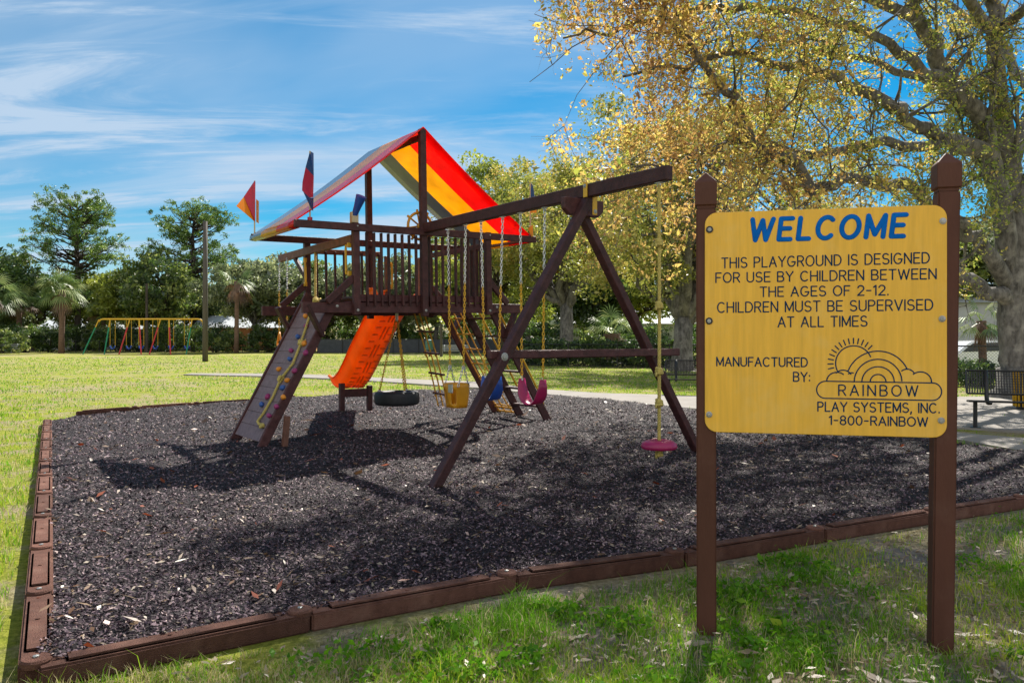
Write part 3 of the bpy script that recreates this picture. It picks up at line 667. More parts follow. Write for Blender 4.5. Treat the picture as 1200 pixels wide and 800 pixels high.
# shrubs and hedge
def shrub(seed, rx, h, lm, n=60, per=90, size=.2):
    r_ = np.random.default_rng(seed); c = r_.uniform(-1, 1, (n, 3)); c = c[(c[:, 0] ** 2 + c[:, 1] ** 2) < 1] * np.array([rx, rx * .7, h * .42]) + np.array([0, 0, h * .5])
    b = MB()
    for i in range(6): b.tube([(r_.normal() * .15, r_.normal() * .15, -.05), tuple(c[i] * np.array([.5, .5, .5])), tuple(c[i])], [.05, .035, .012], 5)
    t_ = b.build('stem_proto', M['barkdark']); me = t_.data; bpy.data.objects.remove(t_)
    return me, leaves_mesh('shrub_leaves', c, r_.uniform(.35, .7, len(c)) * h / 2.6, per, size, lm, r_, tint=(.4, .22))
S1 = shrub(31, 2.6, 3.0, LM['dark']); S2 = shrub(32, 2.4, 2.6, LM['olive']); S3 = shrub(33, 1.8, 1.7, LM['dark'], 60, 80, .13)
def place_shrub(ms, px, d, s, rz, label, group='shrubs under the trees'):
    o = thing('shrub', label, 'shrub', gz(px, d), rz, group); o.scale = (s, s, s)
    link('stem', ms[0], o); link('foliage', ms[1], o)
sh = [(S2, 2, 84, 'pale shrub behind the white bench at far left'), (S1, 30, 88, 'dark shrub left of the tall palm'), (S1, 58, 90, 'dark shrub right behind the tall palm trunk'), (S1, 82, 98, 'dark shrub behind the pine trunks'),
      (S2, 112, 95, 'olive shrub behind the left end of the swing frame'), (S1, 140, 92, 'dark shrub behind the left red legs'), (S1, 165, 93, 'dark shrub behind the right red legs'), (S1, 196, 90, 'dark shrub behind the green right end of the swing frame'), (S1, 226, 92, 'dark shrub left of the light pole'),
      (S1, 252, 88, 'dark shrub just right of the light pole'), (S2, 276, 86, 'olive shrub at the foot of the dead palm'), (S1, 316, 90, 'dark shrub behind the orange hand ring'), (S1, 350, 91, 'dark shrub behind the top of the climbing wall'),
      (S1, 400, 99, 'dark shrub left of the orange slide'), (S1, 440, 98, 'dark shrub behind the orange slide'), (S1, 480, 98, 'dark shrub behind the tyre swing chains'), (S1, 520, 97, 'dark shrub behind the rope ladder'), (S1, 560, 95, 'dark shrub right of the rope ladder'), (S1, 600, 86, 'dark shrub behind the belt swings'),
      (S1, 636, 72, 'dark shrub left of the thick oak trunk'), (S2, 690, 66, 'olive shrub right of the thick oak trunk'), (S1, 720, 68, 'dark shrub in the middle of the A frame'), (S1, 752, 64, 'dark shrub under the far leg of the A frame'), (S1, 830, 58, 'dark shrub behind the left sign post'), (S1, 900, 56, 'dark shrub hidden low behind the sign')]
for i, (ms, px, d, lab) in enumerate(sh): place_shrub(ms, px, d, 1 + .15 * math.sin(i * 3.1), i * 1.3, lab)
hz = [(618, 47), (650, 46.5), (682, 46), (715, 45), (750, 44), (785, 43), (820, 42)]
hl = ['left end of the clipped dark hedge by the fence', 'dark hedge bush below the thick oak trunk', 'dark hedge bush right of the thick oak trunk', 'dark hedge bush left of the far A frame leg', 'dark hedge bush behind the end of the cross brace', 'dark hedge bush below the grey oak trunk', 'dark hedge bush beside the left sign post']
for i, (px, d) in enumerate(hz): place_shrub(S3, px, d, .95, i * 1.1, hl[i], 'hedge bushes along the black fence')
for px, d, s, lab in ((1128, 27, .55, 'low dark hedge bush between sign post and palm'), (1160, 26, .5, 'low dark hedge bush behind the black bench'), (1215, 27, .55, 'low dark hedge bush right of the big oak')):
    place_shrub(S3, px, d, s, px * .7, lab, 'hedge bushes behind the bench')

# pines
def pine(seed, H, rx, dome):
    r_ = np.random.default_rng(seed); b = MB(); tr = .42; tp = [(0, 0, -.2), (.05, 0, .3), (.15, .1, H * .4), (-.1, .2, H * .75), (.1, 0, H * .96)]
    b.tube(tp, [tr * 1.5, tr, tr * .8, tr * .5, tr * .12], 9)
    cs = []; rr = []
    for i in range(95):
        z0 = H * r_.uniform(.48, .92); a = r_.uniform(0, 6.28); k = (z0 / H - .48) / .42
        L = rx * (1.0 - .5 * k) * r_.uniform(.6, 1.1); e = np.array([math.cos(a) * L, math.sin(a) * L, z0 + dome * (.45 + .3 * r_.uniform()) * (1 - .2 * k)])
        e[2] = min(e[2], H * (1.0 - .16 * (L / rx) ** 2)); s_ = np.array([.05, .1, z0])
        q = limb_pts(s_, e, 5, .05, r_, -.05); b.tube([tuple(x) for x in q], [.12 * (1 - .8 * j / 5) for j in range(6)], 5)
        for j in (3, 4, 5, 5):
            cs.append(q[j] + r_.normal(size=3) * np.array([.55, .55, .5])); rr.append(r_.uniform(.35, .7))
    t_ = b.build('pine_proto', M['barkdark'], smooth=True); me = t_.data; bpy.data.objects.remove(t_)
    return me, leaves_mesh('needles', np.array(cs), np.array(rr), 46, .3, LM['pine'], r_, asp=.25, flat=.75)
P1, P2 = pine(41, 20.5, 6.4, 3.5), pine(42, 20, 6.6, 3.2)
place_tree('pine_tree', P1, gz(90, 100), (1, 1, .97), .3, 'tall pine with an open domed crown at far left', 'pine')
place_tree('pine_tree', P2, gz(228, 102), (1, 1, .95), 1.6, 'tall pine with a flat domed crown behind the light pole', 'pine')
# palms
def palm(seed, H, tr, nf, fl, dead=0, deadonly=False):
    r_ = np.random.default_rng(seed); b = MB()
    b.tube([(0, 0, -.1), (.02, 0, H * .3), (.06, .03, H * .7), (.05, .05, H)], [tr * 1.15, tr, tr, tr * 1.25], 12)
    t_ = b.build('palm_proto', M['palmbark'], smooth=True); me = t_.data; bpy.data.objects.remove(t_)
    V, Fc, T = [], [], []
    def frond(a, el, L, tint, out):
        c0 = np.array([.05, .05, H]); h = np.array([math.cos(a), math.sin(a), 0]); d = h * math.cos(el) + np.array([0, 0, math.sin(el)])
        j = c0 + d * L * .5; side = np.array([-math.sin(a), math.cos(a), 0]); nrm = np.cross(d, side)
        out.append((c0 - side * .025, c0 + side * .025, j + side * .015, j - side * .015, tint))
        for k in range(15):
            f = (k / 14 - .5) * 2; ang = f * 1.5
            dd = d * math.cos(ang) + side * math.sin(ang); dd[2] -= .25 + .15 * abs(f); dd /= np.linalg.norm(dd)
            ln = L * .6 * (1 - .25 * abs(f)); w = np.cross(dd, nrm); w /= np.linalg.norm(w) + 1e-9; w *= .028 * L / 1.5
            m_ = j + dd * ln * .5; e = j + dd * ln + np.array([0, 0, -.18 * L])
            out.append((j, m_ + w, e, m_ - w, np.clip(tint + r_.normal() * .15, 0, 1)))
    live, dd_ = [], []
    for i in range(nf): frond(r_.uniform(0, 6.28), r_.uniform(-.6, 1.35), fl * r_.uniform(.8, 1.1), np.clip(r_.normal() * .2 + .5, 0, 1), live)
    for i in range(dead): frond(r_.uniform(0, 6.28), r_.uniform(-1.35, -.2), fl * r_.uniform(.5, 1.1), r_.uniform(0, .8), dd_)
    def mk(nm, lst, m):
        v = np.array([p for q in lst for p in q[:4]]); return np_mesh(nm, v, np.arange(len(v)).reshape(-1, 4), m, np.array([q[4] for q in lst]))
    return me, mk('palm_fronds', live, LM['palm']) if live else None, mk('dead_fronds', dd_, M['deadfrond']) if dd_ else None
def place_palm(p, loc, s, rz, label):
    o = thing('palm_tree', label, 'palm', loc, rz); o.scale = (s, s, s); link('trunk', p[0], o)
    if p[1]: link('crown', p[1], o)
    if p[2]: link('dead_skirt', p[2], o)
PA = palm(51, 6.2, .26, 52, 2.6, 8); PB = palm(52, 5.0, .24, 30, 2.4, 8); PD = palm(53, 6.6, .2, 12, 2.2, 11); PS = palm(54, 1.2, .3, 20, 1.5, 3)
place_palm(PA, gz(72, 83), 1.06, 0, 'tall fan palm with a red brown trunk left of the swing frame')
place_palm(PB, gz(22, 90), 1.1, 1.2, 'fan palm among dark trees at far left edge')
place_palm(PB, gz(122, 97), 1.0, 2.2, 'short fan palm behind the pine trunks')
place_palm(PB, gz(-6, 86), 1.25, 3.2, 'fan palm cut by the left edge of the photo')
place_palm(PD, gz(277, 84), 1.15, .5, 'brown half dead palm with hanging fronds right of the light pole')
place_palm(PS, gz(718, 58), 1.6, .9, 'small palmetto seen between the legs of the A frame')
place_palm(palm(55, 1.9, .11, 12, .9, 6), gz(1152, 27), 1.15, 1.0, 'small fan palm with shaggy trunk between sign post and oak')

# ------------------------------------------------------------------ play set
F0 = Vector((-1.43, 12.53, 0)); ANG = math.atan2(.581, .814)
VX, UY = Vector((math.cos(ANG), math.sin(ANG), 0)), Vector((-math.sin(ANG), math.cos(ANG), 0))
def w2l(p): q = Vector(p) - F0; return Vector((q.dot(VX), q.dot(UY), q.z))
def l2w(x, y, z=0): return F0 + VX * x + UY * y + Vector((0, 0, z))
def T(x, y, z): return Vector((x - .017 * z + .045, y, z + .017 * x))      # the tower leans about one degree
play = thing('play_set', 'dark brown wooden play tower with striped canopy, slide, climbing wall and swing beam', 'playground set', F0, ANG)
W = M['wood']
def part(name, m, b, bevel=.006, smooth=False, parent=None, seg=1): return b.build(name, m, parent or play, bevel=bevel, smooth=smooth, seg=seg)
def tbeam(name, p0, p1, w, h, m=None, up=(0, 0, 1), bevel=.008, parent=None):
    b = MB(); b.beam(T(*p0), T(*p1), w, h, up); return part(name, m or W, b, bevel, parent=parent)
def bolt(p, axis, r=.022, parent=None, m=None):
    b = MB(); axis = Vector(axis).normalized(); p = Vector(p); rot = axis.to_track_quat('Z', 'Y').to_matrix()
    b.lathe([(.001, 0), (r, 0), (r, .004), (r * .6, .006), (r * .55, .014), (.001, .015)], p, 10, rot); return b.build('bolt', m or M['bolt'], parent or play)
DX0, DX1, DY = -1.145, 1.205, 1.77
# deck
b = MB(); k = DX0 - .02
for i in range(17):
    x0 = DX0 + .0 + i * (DX1 - DX0) / 17; xs = (DX1 - DX0) / 17
    b.beam(T(x0 + xs / 2, .03, 2.13), T(x0 + xs / 2, DY - .03, 2.13), xs - .01, .035)
part('deck', M['wood'], b, .003)
for y in (-.0, DY):
    tbeam('deck_beam', (-1.95, y, 1.97), (1.9, y, 1.97), .07, .155)
    tbeam('rim_board', (DX0 + .05, y + (-.012 if y == 0 else .012), 2.115), (DX1 - .05, y + (-.012 if y == 0 else .012), 2.115), .05, .11)
for x in (DX0, DX1): tbeam('deck_beam', (x, .05, 1.99), (x, DY - .05, 1.99), .07, .15)
for x in (-.35, .45): tbeam('joist', (x, .05, 2.0), (x, DY - .05, 2.0), .045, .13)
# posts
for x in (DX0, DX1):
    for y in (-.085, DY + .085):
        tbeam('corner_post', (x, y, 1.86), (x, y, 3.22 if y < 0 else 3.12), .1, .1)
tbeam('ridge_post', (0, -.09, 1.84), (0, -.09, 4.76), .1, .1); tbeam('ridge_post', (0, DY + .085, 1.84), (0, DY + .085, 4.72), .1, .1)
for x in (DX0, 0, DX1):
    for z in (1.93,): bolt(T(x, -.137, z), (0, -1, 0))
for x in (DX0, .12, DX1): bolt(T(x, -.16, 3.17), (0, -1, 0))
# roof beams and ridge
for y, s in ((-.125, 0), (DY + .02, 1)):
    tbeam('roof_beam', (-2.1, y - .02, 3.15), (2.16, y - .02, 3.15), .05, .11)
for x in (-2.06, 2.06): tbeam('eave_bar', (x, -.07, 3.145), (x, DY + .02, 3.145), .06, .05, m=M['sunlit_wood'])
tbeam('ridge_beam', (0, -.02, 4.64), (0, DY + .02, 4.64), .04, .1)
# canopy: stripes run from ridge to eave
b = MB(); bands = [(-.13, .58), (.58, 1.28), (1.28, DY + .06)]
for ci, (y0, y1) in enumerate(bands):
    b.cur = ci
    for sgn in (-1, 1):
        prev = None; NN = 20
        for i in range(NN + 1):
            t_ = i / NN; x = sgn * 2.1 * t_; z = 4.775 - (4.775 - 3.175) * t_ - .05 * math.sin(math.pi * t_)
            row = [T(x, y0 + (y1 - y0) * j / 3, z) for j in range(4)]
            if prev: b.add(prev + row, [(j, j + 1, 5 + j, 4 + j) for j in range(3)])
            prev = row
        low = [p + Vector((sgn * .01, 0, -.075)) for p in prev]; low2 = [p + Vector((-sgn * .09, 0, -.085)) for p in prev]
        b.add(prev + low + low2, [(j, j + 1, 5 + j, 4 + j) for j in range(3)] + [(4 + j, 5 + j, 9 + j, 8 + j) for j in range(3)])
cv_ = b.build('canopy', [M['vred'], M['vyel'], M['vblue']], play, solid=.004, smooth=True, clean=True)
b = MB()
for sgn in (-1, 1): b.tube([T(sgn * 2.1 * t_ / 10, -.132, 4.78 - 1.6 * t_ / 10 - .05 * math.sin(math.pi * t_ / 10)) for t_ in range(11)], .012, 6)
b.build('canopy_hem', M['vred'], play)
# railings
def baluster(x, y, z0=2.0, z1=3.1, w=.055):
    tbeam('baluster', (x, y, z0), (x, y, z1), w, .03, bevel=.004)
xs_ = [-.95, -.83, -.71, -.59, -.475, -.355, -.235, -.115, .125, .245, .365, .485, .605, .725, .845, .965, 1.085]
for x in xs_: baluster(x, -.05)
for x in [-1.0 + .165 * i for i in range(8)]: baluster(x, DY + .03, 2.12, 2.98)
tbeam('top_rail', (DX0, DY + .07, 2.98), (.2, DY + .07, 2.98), .05, .09, m=M['sunlit_wood'])
for i in range(4): tbeam('baluster', (DX1, .25 + .16 * i, 2.12), (DX1, .25 + .16 * i, 2.98), .03, .055, bevel=.004)
tbeam('top_rail', (DX1, 0, 3.0), (DX1, DY, 3.0), .05, .09)
for x in (.3, .98): tbeam('slide_post', (x, DY + .03, 2.1), (x, DY + .03, 2.95), .07, .07, m=M['sunlit_wood'])
# arms' braces
for y in (-.02, DY + .02):
    tbeam('arm_brace', (-1.6, y - .05 if y < 0 else y + .05, 2.05), (-1.17, y - .05 if y < 0 else y + .05, 2.42), .06, .1)
    tbeam('arm_brace', (1.6, y - .05 if y < 0 else y + .05, 2.05), (1.24, y - .05 if y < 0 else y + .05, 2.42), .06, .1)
    bolt(T(-1.46, (y - .09) if y < 0 else y, 1.99), (0, -1, 0)); bolt(T(1.36, (y - .09) if y < 0 else y, 1.99), (0, -1, 0))
# overhead trapeze beam on the left
tbeam('trapeze_beam', (DX0 - .02, -.02, 2.99), (DX0 - .02, 3.12, 2.95), .07, .13, m=M['sunlit_wood'])
tbeam('knee_brace', (DX0 - .02, DY + .12, 2.55), (DX0 - .02, 2.35, 2.9), .06, .08)
# climbing wall
WT, WB = Vector((-1.43, 0, 1.98)), Vector((-2.47, 0, .02))       # slope line in x,z
yr, yl = .1, 1.2
def wp(a, t_, off=0): # a 0..1 from left rail to right rail, t 0 top..1 foot
    n_ = Vector((WT.z - WB.z, 0, -(WT.x - WB.x))).normalized() * -1
    p = WT.lerp(WB, t_); return Vector((p.x, yl + (yr - yl) * a, p.z)) + n_ * off
wn_ = (wp(0, 0, 1) - wp(0, 0, 0)); 
wall = MB(); NB = 11
for i in range(NB):
    p0, p1 = wp(.0, (i + .5) / NB, .055), wp(1., (i + .5) / NB, .055); wall.beam(p0, p1, .198, .03, up=wn_)
rw = wall.build('climbing_wall', M['board'], play, bevel=.003)
for y, e in ((yl + .02, 1), (yr - .02, -1)):
    ro = .02 if e > 0 else .0; rh = .16 if e > 0 else .13; bb = MB(); bb.beam(Vector((-1.33, y, 2.18)) + wn_ * ro, Vector((-2.51, y, -.06)) + wn_ * ro, rh, .05, up=(0, 1, 0)); bb.build('wall_rail', W, rw, bevel=.008)
tb = MB(); tb.beam((-2.2, yr - .12, -.05), (-2.16, yr - .12, .4), .09, .07); tb.build('wall_stake', M['sunlit_wood'], rw, bevel=.006)
for y in (yr - .07, yl + .07):
    bb = MB(); bb.beam((-1.86, y, 1.98), (-1.62, y, 1.52), .05, .15, up=(0, 1, 0)); bb.build('knee_brace', W, play, bevel=.006)
def z2(x, y): return 260 + x / 3.81, 330 + y / 3.81
P0, N0 = l2w(*wp(0, .5, .055)), VX * wn_.x + UY * wn_.y + Vector((0, 0, wn_.z))
rr_ = random.Random(4)
for (hx, hy, c) in [(382, 158, 'o'), (385, 203, 'm'), (377, 280, 'o'), (318, 312, 'm'), (312, 350, 'b'), (383, 322, 'm'), (263, 395, 'o'), (333, 403, 'm'), (280, 478, 'b'), (284, 520, 'o'), (213, 517, 'm'), (187, 552, 'b'), (253, 562, 'm'), (220, 602, 'm'), (348, 250, 'b'), (300, 445, 'o')]:
    p = w2l(ray_plane(*z2(hx, hy), P0, N0)); bm = bmesh.new(); bmesh.ops.create_icosphere(bm, subdivisions=2, radius=.052)
    rot = Vector(wn_).to_track_quat('Z', 'Y').to_matrix().to_4x4(); ph = rr_.uniform(0, 6)
    for v in bm.verts:
        v.co.x *= 1.15 + .25 * math.sin(3 * math.atan2(v.co.y, v.co.x) + ph); v.co.y *= .85 + .2 * math.cos(2 * math.atan2(v.co.y, v.co.x) + ph); v.co.z *= .8
        v.co *= .92
    bmesh.ops.transform(bm, matrix=Matrix.Translation(p + wn_ * .035) @ rot, verts=bm.verts[:])
    me = bpy.data.meshes.new('handhold'); bm.to_mesh(me); bm.free(); me.materials.append({'o': M['orangehold'], 'm': M['maghold'], 'b': M['bluehold']}[c])
    for f_ in me.polygons: f_.use_smooth = True
    h_ = link('handhold', me, rw); h_['label'] = {'o': 'orange climbing hold', 'm': 'dark magenta climbing hold', 'b': 'blue climbing hold'}[c]
# slide (runs away behind the tower, seen from below)
sx = .64; path = [(1.72, 2.12), (1.95, 2.1), (2.15, 2.0), (2.45, 1.77), (2.8, 1.47), (3.15, 1.17), (3.45, .88), (3.7, .67), (3.9, .55), (4.08, .49), (4.25, .49), (4.4, .54)]
prof = [(-.40, .20), (-.37, .24), (-.33, .22), (-.30, .1), (-.25, .03), (-.17, 0), (-.06, .012), (.06, .012), (.17, 0), (.25, .03), (.30, .1), (.33, .22), (.37, .24), (.40, .20)]
b = MB(); rows = []
for i, (y, z) in enumerate(path):
    a = path[max(i - 1, 0)]; c = path[min(i + 1, len(path) - 1)]; ty, tz = c[0] - a[0], c[1] - a[1]; L = math.hypot(ty, tz); ny, nz = -tz / L, ty / L
    rows.append([Vector((sx + px_, y + ny * h, z + nz * h)) for px_, h in prof])
for i in range(len(rows) - 1):
    k = len(prof); b.add(rows[i] + rows[i + 1], [(j, j + 1, k + j + 1, k + j) for j in range(k - 1)])
sl = b.build('slide', M['orange'], play, solid=.018, smooth=True, clean=True)
b = MB()
def sp_(t_):
    t_ *= len(path) - 1; i = min(int(t_), len(path) - 2); f_ = t_ - i; return path[i][0] * (1 - f_) + path[i + 1][0] * f_, path[i][1] * (1 - f_) + path[i + 1][1] * f_
for i in range(15):
    y, z = sp_(.2 + .6 * i / 15); y2, z2_ = sp_(.2 + .6 * (i + .35) / 15)
    for x0, x1 in ((-.22, -.1), (.1, .22)):
        b.beam((sx + x0, (y + y2) / 2 - .02, (z + z2_) / 2 - .024), (sx + x1, (y + y2) / 2 - .02, (z + z2_) / 2 - .024), .035, .018, up=(0, .64, .77))
for x0 in (-.03, .045):
    for i in range(6):
        ya, za = sp_(.18 + .62 * i / 6); yb, zb = sp_(.18 + .62 * (i + .7) / 6); b.beam((sx + x0 + .012 * (i % 2), ya - .02, za - .026), (sx + x0 + .012 * (i % 2), yb - .02, zb - .026), .03, .02)
b.build('underside_ribs', M['orange'], sl, bevel=.005)
for x in (sx - .3, sx + .3):
    bb = MB(); bb.beam((x, 3.85, -.05), (x, 3.85, .6 if x < sx else .54), .1, .1); bb.build('slide_leg', W, play, bevel=.008)
bb = MB(); bb.beam((sx - .25, 3.85, .4), (sx + .25, 3.85, .4), .07, .16); bb.build('slide_crosspiece', W, play, bevel=.008)
# hood of the slide entry and a bubble ball seen through the railing
b = MB(); b.lathe([(.001, -.11), (.05, -.1), (.09, -.06), (.11, 0), (.09, .06), (.05, .1), (.001, .11)], (-.05, DY - .1, 2.27), 16); b.build('slide_entry_knob', M['orange'], play, smooth=True)
# ladder side (right): three stringers
def rs(y, t_): return Vector((1.42 + (2.66 - 1.42) * t_, y, 2.0 - 2.0 * t_))
rsn = Vector((2.0, 0, 1.24)).normalized()
for y in (.14, .95, 1.75):
    bb = MB(); bb.beam(rs(y, -.08), rs(y, 1.03), .14, .05, up=(0, 1, 0)); bb.build('ladder_rail', W, play, bevel=.008)
for i in range(6):
    t_ = .08 + .155 * i; bb = MB(); p = rs(.14, t_); bb.box((p.x, .545, p.z), (.15, .75, .035)); bb.build('ladder_tread', W, play, bevel=.006)
for y in (.05, 1.83):
    bb = MB(); bb.beam((1.86, y, 1.95), (1.66, y, 1.5), .05, .15, up=(0, 1, 0)); bb.build('knee_brace', W, play, bevel=.006)
for y in (.22, .82):
    b = MB(); b.tube([rs(y, -.05) + rsn * .04, rs(y, .02) + rsn * .15, rs(y, .4) + rsn * .16, rs(y, .8) + rsn * .15, rs(y, .87) + rsn * .12, rs(y, .87) + rsn * .05], .018, 8); b.build('ladder_handrail', M['yel'], play, smooth=True)
# cargo net beside the ladder
b = MB(); nl = [1.02, 1.25, 1.48, 1.68]
for y in nl: b.tube([rs(y, t_ / 8) + rsn * (.05 - .05 * math.sin(math.pi * t_ / 8)) for t_ in range(9)], .013, 6)
for i in range(7):
    t_ = .08 + .135 * i; off = rsn * (.05 - .05 * math.sin(math.pi * t_)); b.tube([rs(y + 0, t_ + .008 * (j % 2)) + off for j, y in enumerate(nl)], .014, 6)
    for y in nl: p = rs(y, t_) + off; b.lathe([(.001, -.022), (.022, -.01), (.022, .01), (.001, .022)], p, 6)
for j in range(3): b.tube([rs(nl[0] - .05, .92 + .04 * j) + rsn * .04, rs(nl[-1] + .05, .92 + .04 * j) + rsn * .04], .02, 6)
b.build('cargo_net', M['ropeorange'], play)
# steering wheel, telescope, handles
wc = T(.0, .02, 3.26); b = MB()
b.tube([wc + Vector((.21 * math.cos(a * math.pi / 14), 0, .21 * math.sin(a * math.pi / 14))) for a in range(28)], .022, 8, closed=True)
for a in range(8):
    d = Vector((math.cos(a * math.pi / 4 + .2), 0, math.sin(a * math.pi / 4 + .2))); b.tube([wc + d * .04, wc + d * .2, wc + d * .225, wc + d * .265], [.014, .014, .022, .018], 7)
b.lathe([(.001, -.02), (.05, -.02), (.05, .02), (.001, .02)], wc, 14, Matrix.Rotation(R(90), 3, 'X')); b.build('steering_wheel', M['yelplastic'], play, smooth=True)
tp_ = T(DX0 - .02, -.09, 3.22); b = MB(); b.box(tp_ + Vector((0, 0, .05)), (.1, .1, .1)); b.box(tp_ + Vector((-.045, 0, .12)), (.02, .08, .08)); b.box(tp_ + Vector((.045, 0, .12)), (.02, .08, .08)); mnt = b.build('telescope_mount', M['tan'], play, bevel=.006)
b = MB(); ax = Vector((.05, -.16, .30)); b.tube([tp_ + Vector((0, .02, .08)), tp_ + Vector((0, .02, .08)) + ax * .5, tp_ + Vector((0, .02, .08)) + ax], [.04, .055, .08], 14); b.build('telescope', M['bluep'], play)
def handle(x, y, z0, z1, off):
    b = MB(); o_ = Vector(off); p0, p1 = T(x, y, z0), T(x, y, z1); b.tube([p0, p0 + o_, p0 + o_ + Vector((0, 0, .05)), p1 + o_ - Vector((0, 0, .05)), p1 + o_, p1], .018, 8)
    for p in (p0, p1): b.box(p + o_ * .2, (.05, .05, .07))
    b.build('grab_handle', M['yel'], play)
handle(DX0 - .05, DY + .05, 2.42, 2.82, (-.03, -.09, 0)); handle(DX0 - .05, -.0, 2.48, 2.9, (-.03, .09, 0)); handle(DX1 + .05, -.02, 2.45, 2.85, (.03, .09, 0)); handle(.35, DY - .0, 2.4, 2.8, (0, -.08, 0))
# flags (their poles are screwed to the roof beams)
def flag(base, top, polys, mount=None):
    fo = MB(); fo.tube([base, top], .012, 8); pole = fo.build('flag_pole', M['tan'], play)
    b = MB()
    for ci, poly in polys: b.cur = ci; b.add(poly, [tuple(range(len(poly)))])
    b.build('flag_cloth', [M['fred'], M['fyel'], M['fblue']], pole, solid=.004)
    if mount: q = MB(); q.tube([base - Vector((0, 0, .1)), base + Vector((0, 0, .03))], .035, 10); q.build('flag_socket', M['crimson'], pole)
f1 = T(-2.02, DY + .08, 3.12); t1 = f1 + Vector((0, 0, .95)); lv = lambda p, dx, dy, dz: p + Vector((dx, dy, dz))
la = lambda p, d, z, o=0: p + Vector((d * .81 + o * .58, -d * .58 + o * .81, z))
flag(f1, t1, [(0, [la(t1, 0, 0), la(t1, .03, -.02, -.05), la(t1, .025, -.64, -.05), la(t1, 0, -.66), la(t1, -.15, -.27, -.07)]), (1, [la(t1, -.15, -.27, -.07), la(t1, 0, -.66), la(t1, -.12, -.54, -.1), la(t1, -.27, -.42, -.08)]), (1, [la(t1, .03, -.3, -.02), la(t1, .05, -.32, .05), la(t1, .045, -.68, .06), la(t1, .025, -.66, 0)])])
f2 = T(-1.86, -.13, 3.22); t2 = f2 + Vector((0, 0, .97))
flag(f2, t2, [(2, [lv(t2, 0, 0, 0), lv(t2, .04, -.03, -.03), lv(t2, .035, -.05, -.36), lv(t2, -.1, -.09, -.26)]), (0, [lv(t2, -.1, -.09, -.26), lv(t2, .035, -.05, -.36), lv(t2, .03, -.04, -.66), lv(t2, -.06, -.12, -.68), lv(t2, -.17, -.14, -.6), lv(t2, -.16, -.13, -.48)]), (2, [lv(t2, -.155, -.15, -.62), lv(t2, -.05, -.125, -.69), lv(t2, .028, -.06, -.67), lv(t2, .02, -.06, -.86), lv(t2, -.04, -.1, -.8)])], True)
f3 = T(2.06, -.13, 3.22); t3 = f3 + Vector((0, 0, .9))
flag(f3, t3, [(2, [lv(t3, 0, 0, 0), lv(t3, .03, -.03, -.05), lv(t3, .09, -.05, -.42), lv(t3, -.01, -.03, -.42)]), (1, [lv(t3, -.01, -.03, -.42), lv(t3, .09, -.05, -.42), lv(t3, .09, -.05, -.52), lv(t3, -.03, -.03, -.52)]), (1, [lv(t3, -.1, -.06, -.8), lv(t3, .03, -.03, -.72), lv(t3, .03, -.03, -.98)])], True)

# swing beam and A frame
def lbeam(name, p0, p1, w, h, m=None, up=(0, 0, 1), bevel=.01, parent=None):
    b = MB(); b.beam(p0, p1, w, h, up); return b.build(name, m or W, parent or play, bevel=bevel)
BZ, AY = 3.21, -3.89
lbeam('swing_beam', (0, -5.27, BZ), (0, -.145, BZ), .1, .155)
lbeam('frame_leg', (-2.12, AY - .09, -.12), (.06, AY - .09, 3.2), .1, .12, up=(0, 1, 0))
lbeam('frame_leg', (2.16, AY + .09, -.12), (-.06, AY + .09, 3.16), .1, .12, up=(0, 1, 0))
lbeam('cross_brace', (-1.33, AY, 1.32), (1.62, AY, 1.32), .08, .095)
b = MB()
b.prism([(-.3, AY - .038, 3.13), (-.3, AY - .038, 3.0), (-.22, AY - .038, 2.93), (.22, AY - .038, 2.93), (.3, AY - .038, 3.0), (.3, AY - .038, 3.13)], (0, .076, 0))
b.build('apex_block', W, play, bevel=.008)
b = MB(); b.beam((.06, AY - .148, 2.93), (.06, AY - .148, 3.17), .07, .012, up=(0, 1, 0)); b.beam((.06, AY - .15, 3.165), (.06, AY + .06, 3.165), .07, .012); b.build('frame_bracket', M['yel'], play, bevel=.004)
b = MB(); b.beam((-.062, AY - .12, 3.13), (-.062, AY - .12, 3.31), .07, .012, up=(1, 0, 0)); b.build('frame_bracket', M['yel'], play, bevel=.004)
bolt((-1.225, AY - .152, 1.3), (0, -1, 0), .045); bolt((1.22, AY + .03, 1.3), (0, -1, 0), .04); bolt((.06, AY - .156, 2.97), (0, -1, 0), .025); bolt((-.07, AY - .12, 3.26), (-1, 0, 0), .025)
SWING_Y = (-.82, -1.315, -1.716, -2.245, -2.648, -3.165)
for y in SWING_Y + (-5.12,):
    b = MB(); b.tube([(-.0, y - .02, BZ - .075), (0, y - .02, BZ - .11), (0, y, BZ - .125), (0, y + .02, BZ - .11), (0, y + .02, BZ - .075)], .008, 6); b.box((0, y, BZ - .08), (.05, .08, .012)); b.build('swing_hanger', M['steel'], play)

